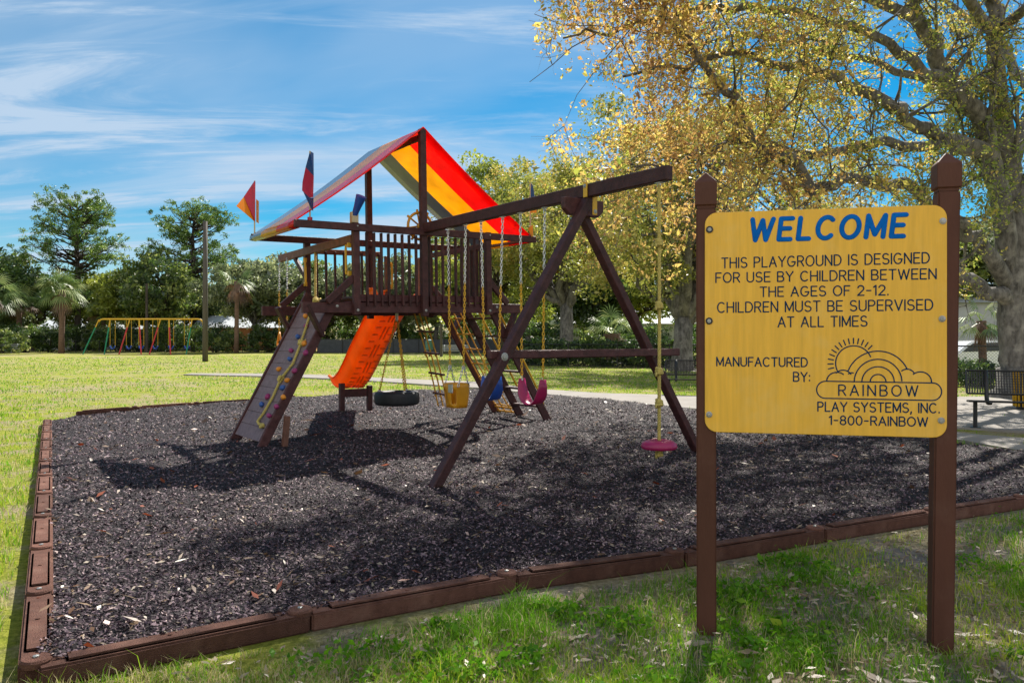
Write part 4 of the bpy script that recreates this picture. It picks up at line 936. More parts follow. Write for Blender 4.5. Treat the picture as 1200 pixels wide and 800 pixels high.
# hanging things ------------------------------------------------------------------
def chain(b, p0, p1, pitch=.042, r=.0055, w=.013, split=None, idx=(0, 1)):
    p0, p1 = Vector(p0), Vector(p1); d = p1 - p0; L = d.length; d.normalize(); s = d.cross(Vector((.3, 1, .1))).normalized(); u = s.cross(d); n = max(2, int(L / pitch))
    for i in range(n):
        c = p0 + d * (L * (i + .5) / n); a = s if i % 2 == 0 else u; b.cur = idx[0] if split is None or (i + .5) / n < split else idx[1]
        h = pitch * .72
        pts = [c + d * (h * cz) + a * (w * cx) for cz, cx in ((1, 0), (.75, .8), (.3, 1), (-.3, 1), (-.75, .8), (-1, 0), (-.75, -.8), (-.3, -1), (.3, -1), (.75, -.8))]
        b.tube(pts, r, 4, closed=True)
def swing_root(name, label, cat, y, group=None, z=0): return thing(name, label, cat, l2w(0, y, z), ANG, group)
def chains(o, ya, yb, zt, zb, spread=0, split=.42, bottom=0):
    for y, sg in ((ya, 1), (yb, -1)):
        b = MB(); ze = zb + bottom; chain(b, (0, y, zt), (0, y - sg * spread, ze), split=split)
        if bottom:
            chain(b, (0, y - sg * spread, ze), (.09, y - sg * spread, zb), idx=(0, 0)); chain(b, (0, y - sg * spread, ze), (-.09, y - sg * spread, zb), idx=(0, 0))
        else:
            b.cur = 0
        b.build('chain', [M['steel'], M['yel']], o)
ZT = BZ - .12
def belt(y0, y1, zt, zb, mcol, label, grp, nar=.86, dy=0):
    yc = (y0 + y1) / 2; o = swing_root('belt_swing', label, 'swing', yc, grp, zb); hw = (y0 - y1) / 2
    o_y = hw * nar; top = .32
    chains(o, hw, -hw, zt - zb, top, hw - o_y)
    b = MB(); rows = []
    for i in range(13):
        a = -1 + 2 * i / 12; y = o_y * math.sin(a * math.pi / 2) * .98; z = top * (abs(a) ** 2.2); wd = .085 * (1 - .45 * max(0, abs(a) - .7) / .3); rows.append([Vector((-wd, y, z)), Vector((0, y, z - .004)), Vector((wd, y, z))])
    for i in range(12): b.add(rows[i] + rows[i + 1], [(0, 1, 4, 3), (1, 2, 5, 4)])
    b.build('seat', mcol, o, solid=.012, smooth=True, clean=True)
    for sg in (1, -1):
        q = MB(); q.tube([(0, sg * o_y, top + .03), (0, sg * (o_y - .005), top - .03)], .012, 6); q.build('shackle', M['steel'], o)
    return o
belt(SWING_Y[4], SWING_Y[5], ZT, .66, [M['magenta']], 'magenta and crimson belt swing right of the near A frame leg', 'belt swings')
belt(SWING_Y[2], SWING_Y[3], ZT, .66, [M['bluep']], 'blue belt swing mostly hidden behind the near A frame leg', 'belt swings', .62)
# bucket swing
yc = (SWING_Y[0] + SWING_Y[1]) / 2; o = swing_root('bucket_swing', 'yellow toddler bucket swing beside the rope ladder', 'swing', yc, None, .5)
chains(o, .2475, -.2475, ZT - .5, .3, .06, .4, .3)
b = MB(); NA, NZ = 28, 7
ring = []
for k in range(NZ + 1):
    t_ = k / NZ; z = .34 - .34 * t_; sc = 1 - .18 * t_ ** 2; row = []
    for j in range(NA):
        a = 2 * math.pi * j / NA; ca, sa = math.cos(a), math.sin(a); e = .6
        row.append(Vector((.135 * sc * math.copysign(abs(ca) ** e, ca), .185 * sc * math.copysign(abs(sa) ** e, sa), z)))
    ring.append(row)
for k in range(NZ):
    for j in range(NA):
        a = 2 * math.pi * (j + .5) / NA; hole = k >= 2 and k <= 5 and (abs(abs(((a - math.pi + math.pi) % (2 * math.pi)) - math.pi) - .55) < .36)
        if hole: continue
        b.add([ring[k][j], ring[k][(j + 1) % NA], ring[k + 1][(j + 1) % NA], ring[k + 1][j]], [(0, 1, 2, 3)])
b.add(ring[NZ], [tuple(range(NA))])
b.build('bucket_seat', M['yelplastic'], o, solid=.014, smooth=True, clean=True)
b = MB(); b.box((-.14, -.06, .27), (.02, .12, .13)); b.build('buckle_plate', M['steel'], o, bevel=.006)
# knotted rope with disc seat
o = thing('disc_swing', 'magenta disc seat on a knotted yellow rope at the beam end', 'swing', l2w(0, -5.12, .36), ANG)
def rope(b, pts, r, twist=60):
    # three twisted strands
    dense = []
    for i in range(len(pts) - 1):
        a, c = Vector(pts[i]), Vector(pts[i + 1]); n = max(1, int((c - a).length / .012))
        for k in range(n): dense.append(a.lerp(c, k / n))
    dense.append(Vector(pts[-1]))
    for s_ in range(3):
        out = []; L = 0
        for i, p in enumerate(dense):
            t_ = (dense[min(i + 1, len(dense) - 1)] - dense[max(i - 1, 0)]).normalized(); e1 = t_.orthogonal(); 
            e1 = (Vector((1, .2, .1)) - t_ * Vector((1, .2, .1)).dot(t_)).normalized(); e2 = t_.cross(e1); a = L * twist + s_ * 2.094
            out.append(p + (e1 * math.cos(a) + e2 * math.sin(a)) * r * .52); L += .012
        b.tube(out, r * .62, 5)
def knot(b, c, r, axis=(0, 0, 1)):
    rot = Vector(axis).to_track_quat('Z', 'Y').to_matrix(); c = Vector(c)
    for k in range(3):
        b.tube([c + rot @ Vector((r * math.cos(a * .55) * (1 - .1 * k), r * math.sin(a * .55) * (1 - .1 * k), (k - 1) * r * .75 + .25 * r * math.sin(a * .55 + k))) for a in range(12)], r * .62, 6)
    b.lathe([(.001, -r), (r * .8, -r * .6), (r, 0), (r * .8, r * .6), (.001, r)], c, 10)
    b.tube([c + rot @ Vector((r * .5, 0, -r * .2)), c + rot @ Vector((r * 1.7, .01, -r * .7)), c + rot @ Vector((r * 2.0, .02, -r * 1.6))], r * .4, 5)
b = MB(); rope(b, [(0, 0, BZ - .1 - .36), (.005, 0, 1.5), (0, 0, .0)], .018)
b.build('knotted_rope', M['rope'], o, smooth=True)
for zk in (2.14, 1.48, .79, .46): q = MB(); knot(q, (0, 0, zk), .031); q.build('knot', M['rope'], o, smooth=True)
q = MB(); q.tube([(0, 0, -.04), (.01, 0, -.1)], [.035, .03], 8); knot(q, (0, 0, -.07), .03); q.build('knot', M['rope'], o, smooth=True)
b = MB(); b.lathe([(.001, .055), (.05, .055), (.07, .075), (.1, .072), (.15, .06), (.18, .035), (.19, .005), (.18, -.02), (.14, -.028), (.001, -.03)], (0, 0, 0), 36); b.build('disc_seat', M['magenta'], o, smooth=True)
# tyre swing
o = thing('tyre_swing', 'black tyre hung flat from three chains under the deck', 'tyre swing', l2w(.04, .9, .38), ANG)
b = MB(); tp2 = []
for i in range(24):
    a = 2 * math.pi * i / 24; ca, sa = math.cos(a), math.sin(a); tp2.append((.285 + .085 * math.copysign(abs(ca) ** .6, ca), .12 + .115 * math.copysign(abs(sa) ** .6, sa)))
NT = 48; vs = []
for (r_, z) in tp2:
    for j in range(NT):
        a = 2 * math.pi * j / NT; k = .006 * ((j % 2) * 2 - 1) if r_ > .35 else 0; vs.append((math.cos(a) * (r_ + k), math.sin(a) * (r_ + k), z))
b.add(vs, [(i * NT + j, i * NT + (j + 1) % NT, ((i + 1) % 24) * NT + (j + 1) % NT, ((i + 1) % 24) * NT + j) for i in range(24) for j in range(NT)])
b.build('tyre', M['rubber'], o, smooth=True)
for k in range(3):
    a = .5 + k * 2.094; b = MB(); chain(b, (0.02 * math.cos(a), .02 * math.sin(a), 1.42), (.29 * math.cos(a), .29 * math.sin(a), .23), r=.006); b.build('chain', [M['ropeorange']], o)
    q = MB(); q.lathe([(.001, .235), (.03, .235), (.03, .25), (.001, .262)], (.29 * math.cos(a), .29 * math.sin(a), 0), 10); q.build('eye_bolt', M['steel'], o)
b = MB(); b.tube([(0, 0, 1.4), (0, 0, 1.56)], .025, 10); b.build('swivel', M['steel'], o)
# rope ladder
o = thing('rope_ladder', 'rope ladder with four dark wooden rungs hanging askew under the deck', 'rope ladder', l2w(.5, 1.0, .1), ANG)
def rl(t_, y): return Vector((.02 + .48 * t_ + .03 * math.sin(3 * t_), y + .02 * t_, 1.82 - 1.62 * t_))
b = MB()
for y in (-.17, 0, .17): rope(b, [rl(k / 12, y) for k in range(13)], .013, 80)
b.build('ropes', M['ropeorange'], o, smooth=True)
for t_ in (.19, .42, .64, .86):
    b = MB(); b.tube([rl(t_, -.28) - Vector((0, 0, .012)), rl(t_, .24) + Vector((0, 0, .01))], .02, 10); rg = b.build('rung', W, o)
    for y in (-.17, 0, .17): q = MB(); q.lathe([(.001, -.03), (.024, -.02), (.024, .0), (.001, .01)], rl(t_, y) - Vector((0, 0, .03)), 8); q.build('knot', M['ropeorange'], rg)
# hand rings hanging from the trapeze beam
for y, lab in ((3.02, 'orange triangle hand ring hanging left of the climbing wall'), (2.62, 'orange triangle hand ring hidden behind the climbing wall top')):
    o = thing('hand_ring', lab, 'hand ring', l2w(DX0 - .07, y, 1.36), ANG, 'hand rings on the trapeze beam')
    b = MB(); chain(b, (0, 0, 1.54), (0, 0, .24), split=.45); b.build('chain', [M['steel'], M['yel']], o)
    b = MB(); b.tube([(0, 0, .24), (0, .02, .2), (0, .1, .05), (0, .095, .01), (0, .07, 0), (0, -.07, 0), (0, -.095, .01), (0, -.1, .05), (0, -.02, .2)], .02, 8, closed=True); b.build('handle', M['orangehold'], o, smooth=True)
# climbing rope on the wall
o = thing('climbing_rope', 'pale yellow knotted rope lying down the climbing wall', 'rope', l2w(-1.3, .9, 0), ANG)
cr = [(375, 293)]; b = MB()
pts = [l2w(DX0 - .03, 1.42, 2.93)] ; pts.append(l2w(-1.32, 1.05, 2.12))
for (hx, hy) in ((430, 92), (405, 155), (365, 280), (330, 370), (275, 440), (240, 520), (200, 590), (172, 628), (178, 640), (192, 648)):
    pts.append(ray_plane(*z2(hx, hy), P0, N0) + N0 * .045)
def loc_(p, o): q = Vector(p) - o.location; return Vector((q.dot(VX), q.dot(UY), q.z))
lp = [loc_(p, o) for p in pts]; rope(b, lp, .019, 70); b.build('rope', M['rope'], o, smooth=True)
for i in (2, 4, 6): q = MB(); knot(q, lp[i], .034, lp[i + 1] - lp[i - 1]); q.build('knot', M['rope'], o, smooth=True)
q = MB(); knot(q, lp[-1], .026, (1, 0, 0)); q.build('knot', M['rope'], o, smooth=True)

# ------------------------------------------------------------------ welcome sign
SL, SR = Vector((1.06, 4.34, LZ)), Vector((2.19, 4.08, LZ)); sdv = (SR - SL).normalized(); SA = math.atan2(sdv.y, sdv.x); sn = Vector((sdv.y, -sdv.x, 0))
sign = thing('welcome_sign', 'yellow playground sign with blue lettering between two brown posts', 'sign', SL, SA)
def s2l(p): q = Vector(p) - SL; return Vector((q.dot(sdv), -q.dot(sn), q.z))     # local: x along sign, -y towards camera
FR = SL + sn * .068                                                            # front face of the panel
def sp(px, py): q = s2l(ray_plane(px, py, FR, sn)); return q.x, q.z
for x, lean, H, in ((0, -.002, 2.50), ((SR - SL).length, .016, 2.545)):
    b = MB(); b.beam((x, 0, -.2), (x + lean * 2, 0, H - .2), .104, .104, up=(0, 1, 0)); p = b.build('post', M['post'], sign, bevel=.008, seg=2)
    b = MB(); xx = x + lean * 2; c_ = [(-.052, H - .195), (-.052, H - .19), (-.058, H - .185), (-.058, H - .055), (-.0, H)]
    vs = []
    for hw, z in ((.047, H - .2), (.047, H - .185), (.058, H - .183), (.058, H - .06), (.052, H - .052), (.004, H)):
        vs += [(xx - hw, -hw, z), (xx + hw, -hw, z), (xx + hw, hw, z), (xx - hw, hw, z)]
    b.add(vs, [(4 * i + j, 4 * i + (j + 1) % 4, 4 * i + 4 + (j + 1) % 4, 4 * i + 4 + j) for i in range(5) for j in range(4)] + [(20, 21, 22, 23)]); b.build('cap', M['post'], p, bevel=.003)
bl, br, tl, tr = sp(826, 505), sp(1110, 514), sp(826, 250), sp(1110, 239)
x0, x1, z0, z1 = (bl[0] + tl[0]) / 2, (br[0] + tr[0]) / 2, (bl[1] + br[1]) / 2, (tl[1] + tr[1]) / 2
def rrect(x0, x1, z0, z1, r, n=7):
    o_ = []
    for cx, cz, a0 in ((x1 - r, z0 + r, -90), (x1 - r, z1 - r, 0), (x0 + r, z1 - r, 90), (x0 + r, z0 + r, 180)):
        for i in range(n): a = R(a0 + 90 * i / (n - 1)); o_.append((cx + r * math.cos(a), cz + r * math.sin(a)))
    return o_
b = MB(); b.prism([(x, -.053, z) for x, z in rrect(x0, x1, z0, z1, .065)], (0, -.0135, 0)); panel = b.build('panel', M['panel'], sign, bevel=.0025)
YF = -.0675
def arc(cx, cy, rx, ry, a0, a1, n=12): return [(cx + rx * math.cos(R(a0 + (a1 - a0) * i / n)), cy + ry * math.sin(R(a0 + (a1 - a0) * i / n))) for i in range(n + 1)]
GL = {
 'A': (.68, [[(0, 0), (.34, 1), (.68, 0)], [(.12, .34), (.56, .34)]]),
 'B': (.58, [[(0, 0), (0, 1), (.32, 1)] + arc(.32, .76, .22, .24, 90, -90) + [(0, .52)], [(.32, .52)] + arc(.32, .26, .26, .26, 90, -90) + [(0, 0)]]),
 'C': (.7, [arc(.37, .5, .37, .5, 48, 312, 24)]),
 'D': (.64, [[(0, 0), (0, 1), (.24, 1)] + arc(.24, .5, .4, .5, 90, -90, 16) + [(0, 0)]]),
 'E': (.52, [[(.52, 1), (0, 1), (0, 0), (.52, 0)], [(0, .52), (.45, .52)]]),
 'F': (.5, [[(.5, 1), (0, 1), (0, 0)], [(0, .52), (.42, .52)]]),
 'G': (.74, [arc(.37, .5, .37, .5, 48, 330, 24) + [(.74, .44), (.42, .44)]]),
 'H': (.62, [[(0, 0), (0, 1)], [(.62, 0), (.62, 1)], [(0, .52), (.62, .52)]]),
 'I': (.0, [[(0, 0), (0, 1)]]),
 'L': (.48, [[(0, 1), (0, 0), (.48, 0)]]),
 'M': (.74, [[(0, 0), (0, 1), (.37, .12), (.74, 1), (.74, 0)]]),
 'N': (.62, [[(0, 0), (0, 1), (.62, 0), (.62, 1)]]),
 'O': (.76, [arc(.38, .5, .38, .5, 90, 450, 28)]),
 'P': (.56, [[(0, 0), (0, 1), (.3, 1)] + arc(.3, .74, .26, .26, 90, -90) + [(0, .48)]]),
 'R': (.58, [[(0, 0), (0, 1), (.3, 1)] + arc(.3, .74, .26, .26, 90, -90) + [(0, .48)], [(.3, .48), (.58, 0)]]),
 'S': (.58, [arc(.29, .745, .265, .255, 35, 270, 14) + arc(.29, .25, .29, .25, 90, -150, 14)[1:]]),
 'T': (.6, [[(0, 1), (.6, 1)], [(.3, 1), (.3, 0)]]),
 'U': (.62, [[(0, 1), (0, .3)] + arc(.31, .3, .31, .3, 180, 360) + [(.62, 1)]]),
 'V': (.66, [[(0, 1), (.33, 0), (.66, 1)]]),
 'W': (.96, [[(0, 1), (.24, 0), (.48, .95), (.72, 0), (.96, 1)]]),
 'Y': (.64, [[(0, 1), (.32, .48), (.64, 1)], [(.32, .48), (.32, 0)]]),
 '0': (.58, [arc(.29, .5, .29, .5, 90, 450, 24)]), '1': (.22, [[(0, .82), (.2, 1), (.2, 0)]]),
 '2': (.56, [arc(.28, .72, .27, .28, 165, -35, 14) + [(0, 0), (.56, 0)]]),
 '8': (.56, [arc(.28, .75, .24, .25, 90, 450, 18), arc(.28, .26, .28, .26, 90, 450, 18)]),
 '-': (.42, [[(.03, .48), (.39, .48)]]), '.': (.06, [[(.03, 0), (.03, .06)]]), ',': (.08, [[(.06, .06), (.0, -.18)]]), ':': (.06, [[(.03, .1), (.03, .16)], [(.03, .62), (.03, .68)]]),
}
def stroke(b, pts, r, flat=.3):
    # round-ended bead; sharp corners start a new bead
    segs = [[pts[0]]]
    for i in range(1, len(pts)):
        segs[-1].append(pts[i])
        if i < len(pts) - 1:
            a = Vector(pts[i]) - Vector(pts[i - 1]); c = Vector(pts[i + 1]) - Vector(pts[i])
            if a.length > 1e-7 and c.length > 1e-7 and a.angle(c) > R(38): segs.append([pts[i]])
    for s_ in segs:
        P_ = [Vector((p[0], p[1])) for p in s_]; P_ = [P_[0]] + [P_[i] for i in range(1, len(P_)) if (P_[i] - P_[i - 1]).length > 1e-6]
        if len(P_) < 2: continue
        closed = (P_[0] - P_[-1]).length < 1e-5
        d0 = (P_[0] - P_[1]).normalized(); d1 = (P_[-1] - P_[-2]).normalized()
        Q, rr = [], []
        for a in (85, 60, 30): Q.append(P_[0] + d0 * r * math.sin(R(a))); rr.append(r * math.cos(R(a)))
        Q += P_; rr += [r] * len(P_)
        for a in (30, 60, 85): Q.append(P_[-1] + d1 * r * math.sin(R(a))); rr.append(r * math.cos(R(a)))
        vs = []; k = len(Q)
        for i in range(k):
            t_ = (Q[min(i + 1, k - 1)] - Q[max(i - 1, 0)]).normalized(); nn = Vector((-t_.y, t_.x))
            for j in range(8):
                a = 2 * math.pi * j / 8; o_ = nn * (rr[i] * math.cos(a)); vs.append((Q[i].x + o_.x, YF - rr[i] * flat * math.sin(a), Q[i].y + o_.y))
        b.add(vs, [(i * 8 + j, i * 8 + (j + 1) % 8, (i + 1) * 8 + (j + 1) % 8, (i + 1) * 8 + j) for i in range(k - 1) for j in range(8)])
def text(s, l, rgt, top, r, m, gap=.24, space=.5, slant=0.0, name='lettering', flat=.3):
    # l, rgt: photo pixels of the bottom left and bottom right; top: pixel y of the top at the left end
    A, B_ = Vector(sp(*l)), Vector(sp(*rgt)); h = sp(l[0], top)[1] - A.y
    wid = 0; adv = []
    for i, ch in enumerate(s):
        if ch == ' ': adv.append(None); wid += space; continue
        adv.append(wid); wid += GL[ch][0] + gap
    wid -= gap; L = B_.x - A.x; kx = L / (wid + slant); b = MB(); s += ' '
    adv.append(None)
    for i, ch in enumerate(s):
        if adv[i] is None:
            o_ = b.build(name, m, panel, smooth=True); b = MB(); continue
        for st in GL[ch][1]:
            stroke(b, [(A.x + (adv[i] + x + slant * y) * kx, A.y + (B_.y - A.y) * ((adv[i] + x) / wid) + y * h) for x, y in st], r, flat)
text('WELCOME', (879, 281.5), (1062, 276.5), 257.5, .0125, M['inkblue'], gap=.36, slant=.12, flat=.08)
ink = M['ink']; tr_ = .0034
text('THIS PLAYGROUND IS DESIGNED', (846, 314), (1089, 308), 302.5, tr_, ink)
text('FOR USE BY CHILDREN BETWEEN', (839, 331), (1097, 326.5), 320, tr_, ink)
text('THE AGES OF 2-12.', (891, 347.5), (1041, 345.5), 336.5, tr_, ink)
text('CHILDREN MUST BE SUPERVISED', (841, 366), (1093, 363), 354.5, tr_, ink)
text('AT ALL TIMES', (912, 383), (1016, 382), 371.5, tr_, ink)
text('MANUFACTURED', (840, 428.5), (946, 429.5), 418.5, tr_, ink)
text('BY:', (930, 446.5), (949, 447), 436, tr_, ink)
text('RAINBOW', (983, 463), (1075.5, 464), 451, tr_, ink, gap=.4)
text('PLAY SYSTEMS, INC.', (958.5, 481.5), (1101, 483.5), 471, tr_, ink)
text('1-800-RAINBOW', (972, 497), (1087, 499.3), 487, tr_, ink)
# emblem: sun, rainbow arcs and cloud bank
def zp(x, y): return sp(820 + x / 4, 380 + y / 4)
b = MB(); er = .0031
def zarc(cx, cy, rx, ry, a0, a1, n=18): stroke(b, [zp(cx + rx * math.cos(R(a0 + (a1 - a0) * i / n)), cy - ry * math.sin(R(a0 + (a1 - a0) * i / n))) for i in range(n + 1)], er)
pill = [zp(595, 266), zp(1092, 274)] + [zp(1092 + 42 * math.cos(R(a)), 315 - 41 * math.sin(R(a))) for a in range(80, -91, -10)] + [zp(595, 346)] + [zp(590 + 42 * math.cos(R(a)), 306 - 40 * math.sin(R(a))) for a in range(270, 89, -10)] + [zp(595, 266)]
stroke(b, pill, er)
for rx, ry in ((112, 107), (76, 72), (37, 36)): zarc(836, 270, rx, ry, 0 if rx < 100 else 3, 180)
zarc(836, 268, 150, 143, 24, 160); zarc(722, 182, 85, 82, 22, 205)
zarc(643, 266, 48, 42, 50, 180, 10); zarc(672, 252, 42, 38, 30, 140, 10); zarc(712, 248, 22, 22, 70, 130, 6)
zarc(1035, 270, 52, 48, 0, 130, 12); zarc(972, 246, 38, 37, 25, 130, 10)
for i in range(14):
    a = R(45 + 148 * i / 13); stroke(b, [zp(722 + 97 * math.cos(a), 182 - 93 * math.sin(a)), zp(722 + 121 * math.cos(a), 182 - 117 * math.sin(a))], er)
b.build('emblem', ink, panel, smooth=True)
for (px, py) in ((831.5, 269), (831, 376), (831, 485.5), (1105, 259), (1104, 373.5), (1103, 492.5)):
    x, z = sp(px, py); b = MB(); rot = Matrix.Rotation(R(90), 3, 'X')
    b.lathe([(.001, 0), (.0165, 0), (.0165, .003), (.011, .004), (.010, .009), (.001, .0095)], (x, YF, z), 16, rot); k = b.build('bolt', M['bolt'], sign)
    if px < 850 and py < 400: b = MB(); b.lathe([(.0166, -.0002), (.019, -.0002), (.019, .004), (.0166, .0045)], (x, YF, z), 16, rot); b.build('washer', M['black'], k)

# ------------------------------------------------------------------ benches
def bench(name, label, loc, rz, m, L=1.9, group=None):
    o = thing(name, label, 'bench', loc, rz, group)      # local: x along, -y the sitting side
    def mesh_panel(nm, p0, ex, ez, nx, nz):
        b = MB(); p0, ex, ez = Vector(p0), Vector(ex), Vector(ez)
        for i in range(nx + 1): b.beam(p0 + ex * (i / nx), p0 + ex * (i / nx) + ez, .02, .006)
        for i in range(nz + 1): b.beam(p0 + ez * (i / nz), p0 + ez * (i / nz) + ex, .02, .008)
        for p, q in ((p0, p0 + ex), (p0 + ez, p0 + ez + ex), (p0, p0 + ez), (p0 + ex, p0 + ex + ez)): b.tube([p, q], .02, 6)
        b.build(nm, m, o)
    mesh_panel('seat', (-L / 2, -.36, .47), (L, 0, 0), (0, .36, -.02), 46, 9)
    mesh_panel('backrest', (-L / 2, .06, .58), (L, 0, 0), (0, .13, .4), 46, 9)
    for x in (-L / 2 + .3, L / 2 - .3):
        b = MB(); b.tube([(x, .17, .99), (x, .07, .7), (x, .03, .53), (x, -.03, .45), (x, -.1, .43), (x, -.42, .45)], .036, 8); b.build('frame', m, o, smooth=True)
        x -= .2 if x < 0 else .45
        b = MB(); b.tube([(x, -.2, .45), (x, -.2, 0)], .035, 10); b.box((x, -.2, .006), (.16, .16, .012)); b.build('leg', m, o)
    return o
bz = -.062
bench('park_bench', 'black mesh bench on the concrete pad right of the sign', (8.95, 13.75, bz), R(-24), M['black'], 1.9, 'black mesh benches')
bench('park_bench', 'black mesh bench partly hidden behind the left sign post', (5.2, 22.0, LZ), R(-12), M['black'], 1.9, 'black mesh benches')
bench('park_bench', 'pale bench standing far back on the lawn between rope ladder and bucket swing', gz(533, 70), R(10), M['white'], 2.4, 'pale far benches')
bench('park_bench', 'pale bench at the far left edge of the lawn', gz(4, 84), R(0), M['white'], 3.4, 'pale far benches')
# ------------------------------------------------------------------ poles, far swing set, fences, houses, cars
o = thing('light_pole', 'tall weathered wooden light pole on the lawn right of the swing frame', 'light pole', gz(240.5, 54))
b = MB(); b.tube([(0, 0, -.2), (0, 0, 5), (.0, 0, 9.5)], [.19, .17, .14], 12); b.build('pole', M['pole'], o, smooth=True)
b = MB(); b.tube([(0, 0, 9.0), (-.2, -.05, 9.1), (-.3, -.08, 9.05)], .03, 6); b.lathe([(.001, .05), (.09, .04), (.16, -.06), (.001, -.07)], (-.32, -.08, 9.0), 12); b.build('lamp', M['pole'], o)
o = thing('light_pole', 'thin dark pole among the trees behind the red legs', 'pole', gz(172, 88)); b = MB(); b.tube([(0, 0, -.2), (0, 0, 7.6)], [.17, .13], 10); b.build('pole', M['barkdark'], o)
o = thing('light_pole', 'slim grey pole beside the far pale bench', 'pole', gz(517, 68)); b = MB(); b.tube([(0, 0, -.2), (0, 0, 7)], [.12, .1], 10); b.build('pole', M['pole'], o); b = MB(); b.box((0, -.14, 3.2), (.3, .12, .4)); b.build('box', M['pole'], o, bevel=.01)
SD = 78
def fx(px): return (px - 176) * SD / F
fs = thing('far_swing_set', 'large far swing frame with yellow top bar and red and green legs', 'swing frame', gz(176, SD))
H_ = 3.45
b = MB(); b.tube([(fx(116), 0, H_ - .25), (fx(118), 0, H_ - .05), (fx(121), 0, H_), (fx(232), 0, H_), (fx(235), 0, H_ - .05), (fx(237), 0, H_ - .25)], .075, 8); b.build('top_bar', M['yel'], fs, smooth=True)
for (tpx, bpx, yy, c) in ((116, 104, -1.1, 'green'), (129, 130, -1.3, 'green'), (152, 147, -1.3, 'redp'), (163, 171, -1.0, 'redp'), (188, 182, -1.3, 'redp'), (198, 205, -1.0, 'redp'), (225, 224.5, -1.3, 'green'), (237, 247, -1.0, 'green')):
    a, c_ = Vector((fx(tpx), 0, H_ - .05)), Vector((fx(bpx), yy, 0)); mid = a.lerp(c_, .22)
    b = MB(); b.cur = 0; b.tube([a, mid], .06, 8); b.cur = 1; b.tube([mid, c_], .06, 8); b.build('leg', [M['yel'], M[c]], fs)
for i, px in enumerate((132, 151, 165.5, 182, 200.5, 219)):
    s_ = thing('far_swing', 'small swing on the far coloured frame, %s from the left' % ords[i], 'swing', gz(px, SD), 0, 'swings on the far frame')
    b = MB()
    for dx in (-.25, .25): b.tube([(dx, 0, H_ - .07), (dx, 0, .8)], .022, 5)
    b.build('chain', M['yel'], s_); b = MB(); b.tube([(-.25, 0, .85), (-.15, 0, .6), (0, 0, .52), (.15, 0, .6), (.25, 0, .85)], .07, 6); b.build('seat', M['bluep'], s_)
b = MB(); b.lathe([(.001, .0), (1, .0)], (0, 0, 0), 40)
wp_ = b.build('worn_ground', solid_mat('bare_earth', (.16, .13, .09), .95, .3, 3, .3)); wp_.scale = (6.2, 2.0, 1); wp_.location = Vector(gz(185, SD)) + Vector((0, -.4, .006)); tag(wp_, kind='structure')
def fence(label, a, c, h, m, step=2.6, wires=True, spacing=.16, solid=False):
    a, c = Vector(a), Vector(c); L = (c - a).length; o = thing('fence', label, 'fence', a, math.atan2(c.y - a.y, c.x - a.x)); n = int(L / step)
    for i in range(n + 1): b = MB(); b.tube([(L * i / n, 0, -.1), (L * i / n, 0, h + .05)], .035, 6); b.build('post', m, o)
    b = MB(); b.tube([(0, 0, h), (L, 0, h)], .025, 6); b.tube([(0, 0, .08), (L, 0, .08)], .015, 6); b.build('rail', m, o)
    b = MB()
    if solid: b.box((L / 2, .03, h / 2), (L, .012, h - .1))
    elif wires:
        k = -h
        while k < L:
            for sg in (1, -1):
                s0, s1 = max(k, 0), min(k + h, L); z0_, z1_ = (s0 - k), (s1 - k)
                if sg < 0: z0_, z1_ = h - z0_, h - z1_
                if s1 > s0: b.tube([(s0, .004 * sg, z0_), (s1, .004 * sg, z1_)], .004, 3, cap=False)
            k += spacing
    b.build('wire_mesh' if not solid else 'screen', M['screen'] if solid else m, o)
fence('black chain link fence along the hedge behind the A frame', gz(612, 45.5), gz(850, 40), 1.25, M['black'])
fence('black chain link fence behind the black bench at right', gz(1095, 25), gz(1330, 24), 1.35, M['black'], spacing=.1)
fence('dark screened fence at the back of the lawn behind the slide', gz(372, 84), gz(612, 82), 1.5, M['black'], solid=True)
fence('dark wire fence at the far left behind the palms', gz(-20, 91), gz(370, 88), 1.3, M['black'], spacing=.3)
def house(label, loc, rz, w, d, h, wallm, roofm, rh=1.6):
    o = thing('house', label, 'house', loc, rz); b = MB(); b.box((0, 0, h / 2), (w, d, h)); wl = b.build('wall', wallm, o, bevel=.02)
    b = MB(); b.prism([(-w / 2 - .4, -d / 2 - .5, h), (-w / 2 - .4, d / 2 + .5, h), (-w / 2 - .4, 0, h + rh)], (w + .8, 0, 0)); b.build('roof', roofm, o)
    for i in range(3):
        x = -w / 2 + w * (i + .5) / 3; b = MB(); b.box((x, -d / 2 - .02, h * .55), (1.4, .06, 1.2)); f_ = b.build('window', M['white'], o, bevel=.01); b = MB(); b.box((x, -d / 2 - .045, h * .55), (1.2, .04, 1.0)); b.build('pane', M['glass'], f_)
    b = MB(); b.box((w * .33 + .0, -d / 2 - .03, 1.05), (.05, .05, .05)); b.build('door_lamp', M['white'], o); return o
house('low orange brick house with pale roof glimpsed behind the hand rings', gz(305, 104), .1, 14, 8, 2.9, M['brick'], M['roofg'])
house('long white house glimpsed behind the far swing frame', gz(165, 110), -.05, 24, 8, 2.8, M['white'], M['roofg'])
house('pale house glimpsed between the legs of the A frame', gz(735, 92), .1, 16, 8, 3.2, M['white'], M['roofg'])
house('pale building behind the fan palm at right', gz(1150, 62), -.15, 12, 8, 4.2, M['white'], M['roofg'])
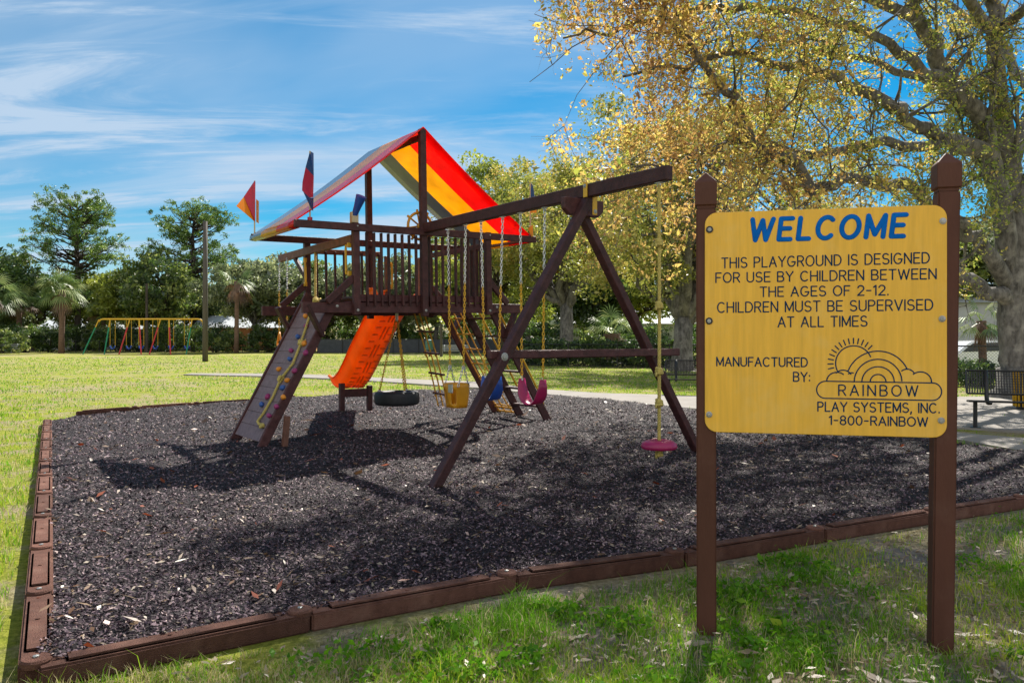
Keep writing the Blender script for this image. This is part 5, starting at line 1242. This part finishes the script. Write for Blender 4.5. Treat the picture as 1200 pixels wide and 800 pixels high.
def car(label, loc, rz, m):
    o = thing('parked_car', label, 'car', loc, rz, 'parked cars beyond the fences'); b = MB()
    prof = [(-2.2, .35), (-2.25, .75), (-2.1, .95), (-1.3, 1.02), (-.75, 1.45), (.7, 1.5), (1.5, 1.08), (2.15, 1.0), (2.25, .7), (2.2, .35)]
    b.prism([(x, -.85, z) for x, z in prof], (0, 1.7, 0)); b.build('body', m, o, bevel=.06, seg=2)
    for sy in (-.865, .835):
        b = MB(); b.prism([(x, sy, z) for x, z in ((-1.15, 1.03), (-.68, 1.38), (.6, 1.42), (1.25, 1.08))], (0, .03, 0)); b.build('window', M['glass'], o)
        for x in (-1.4, 1.4):
            b = MB(); b.lathe([(.001, -.1), (.32, -.1), (.34, -.06), (.34, .06), (.32, .1), (.001, .1)], (x, sy + .02, .34), 20, Matrix.Rotation(R(90), 3, 'X')); w_ = b.build('wheel', M['rubber'], o)
            b = MB(); b.lathe([(.001, -.11), (.2, -.11), (.2, .11), (.001, .11)], (x, sy + .02, .34), 16, Matrix.Rotation(R(90), 3, 'X')); b.build('rim', M['steel'], w_)
    for y in (-.6, .6): b = MB(); b.box((2.2, y, .82), (.1, .35, .14)); b.build('tail_light', M['lampred'], o, bevel=.02)
    b = MB(); b.prism([(1.52, -.7, 1.1), (1.52, .7, 1.1), (.82, .6, 1.46), (.82, -.6, 1.46)], (.03, 0, .02)); b.build('rear_window', M['glass'], o)
for lab, px, d, rz, m in (('white car parked beyond the fence between sign post and palm', 1140, 34, .15, M['carwhite']), ('dark car parked behind the white one at right', 1118, 39, .1, M['cardark']), ('white car seen between the A frame legs beyond the hedge', 740, 60, .1, M['carwhite'])):
    car(lab, gz(px, d), rz, m)
o = thing('waste_bin', 'small green grey bin on a post left of the far pale bench', 'bin', gz(503, 68)); b = MB(); b.tube([(0, 0, 0), (0, 0, .7)], .06, 8); b.build('post', M['black'], o); b = MB(); b.lathe([(.001, .6), (.3, .6), (.34, 1.3), (.3, 1.42), (.001, 1.5)], (0, 0, 0), 18); b.build('body', M['greybin'], o)
o = thing('slatted_bin', 'yellow slatted litter bin at the right edge behind the bench', 'bin', (pt(1207, 470, 17.5).x, 17.5, bz)); b = MB()
for i in range(22):
    a = 2 * math.pi * i / 22; b.beam((.3 * math.cos(a), .3 * math.sin(a), .06), (.32 * math.cos(a), .32 * math.sin(a), .82), .05, .012, up=(-math.sin(a), math.cos(a), 0))
b.build('slats', M['yel'], o, bevel=.003); b = MB(); b.lathe([(.27, .02), (.28, .84)], (0, 0, 0), 24); b.build('liner', M['black'], o); b = MB(); b.tube([(.325 * math.cos(a * .2618), .325 * math.sin(a * .2618), .82) for a in range(24)], .018, 6, closed=True); b.build('rim', M['yel'], o)
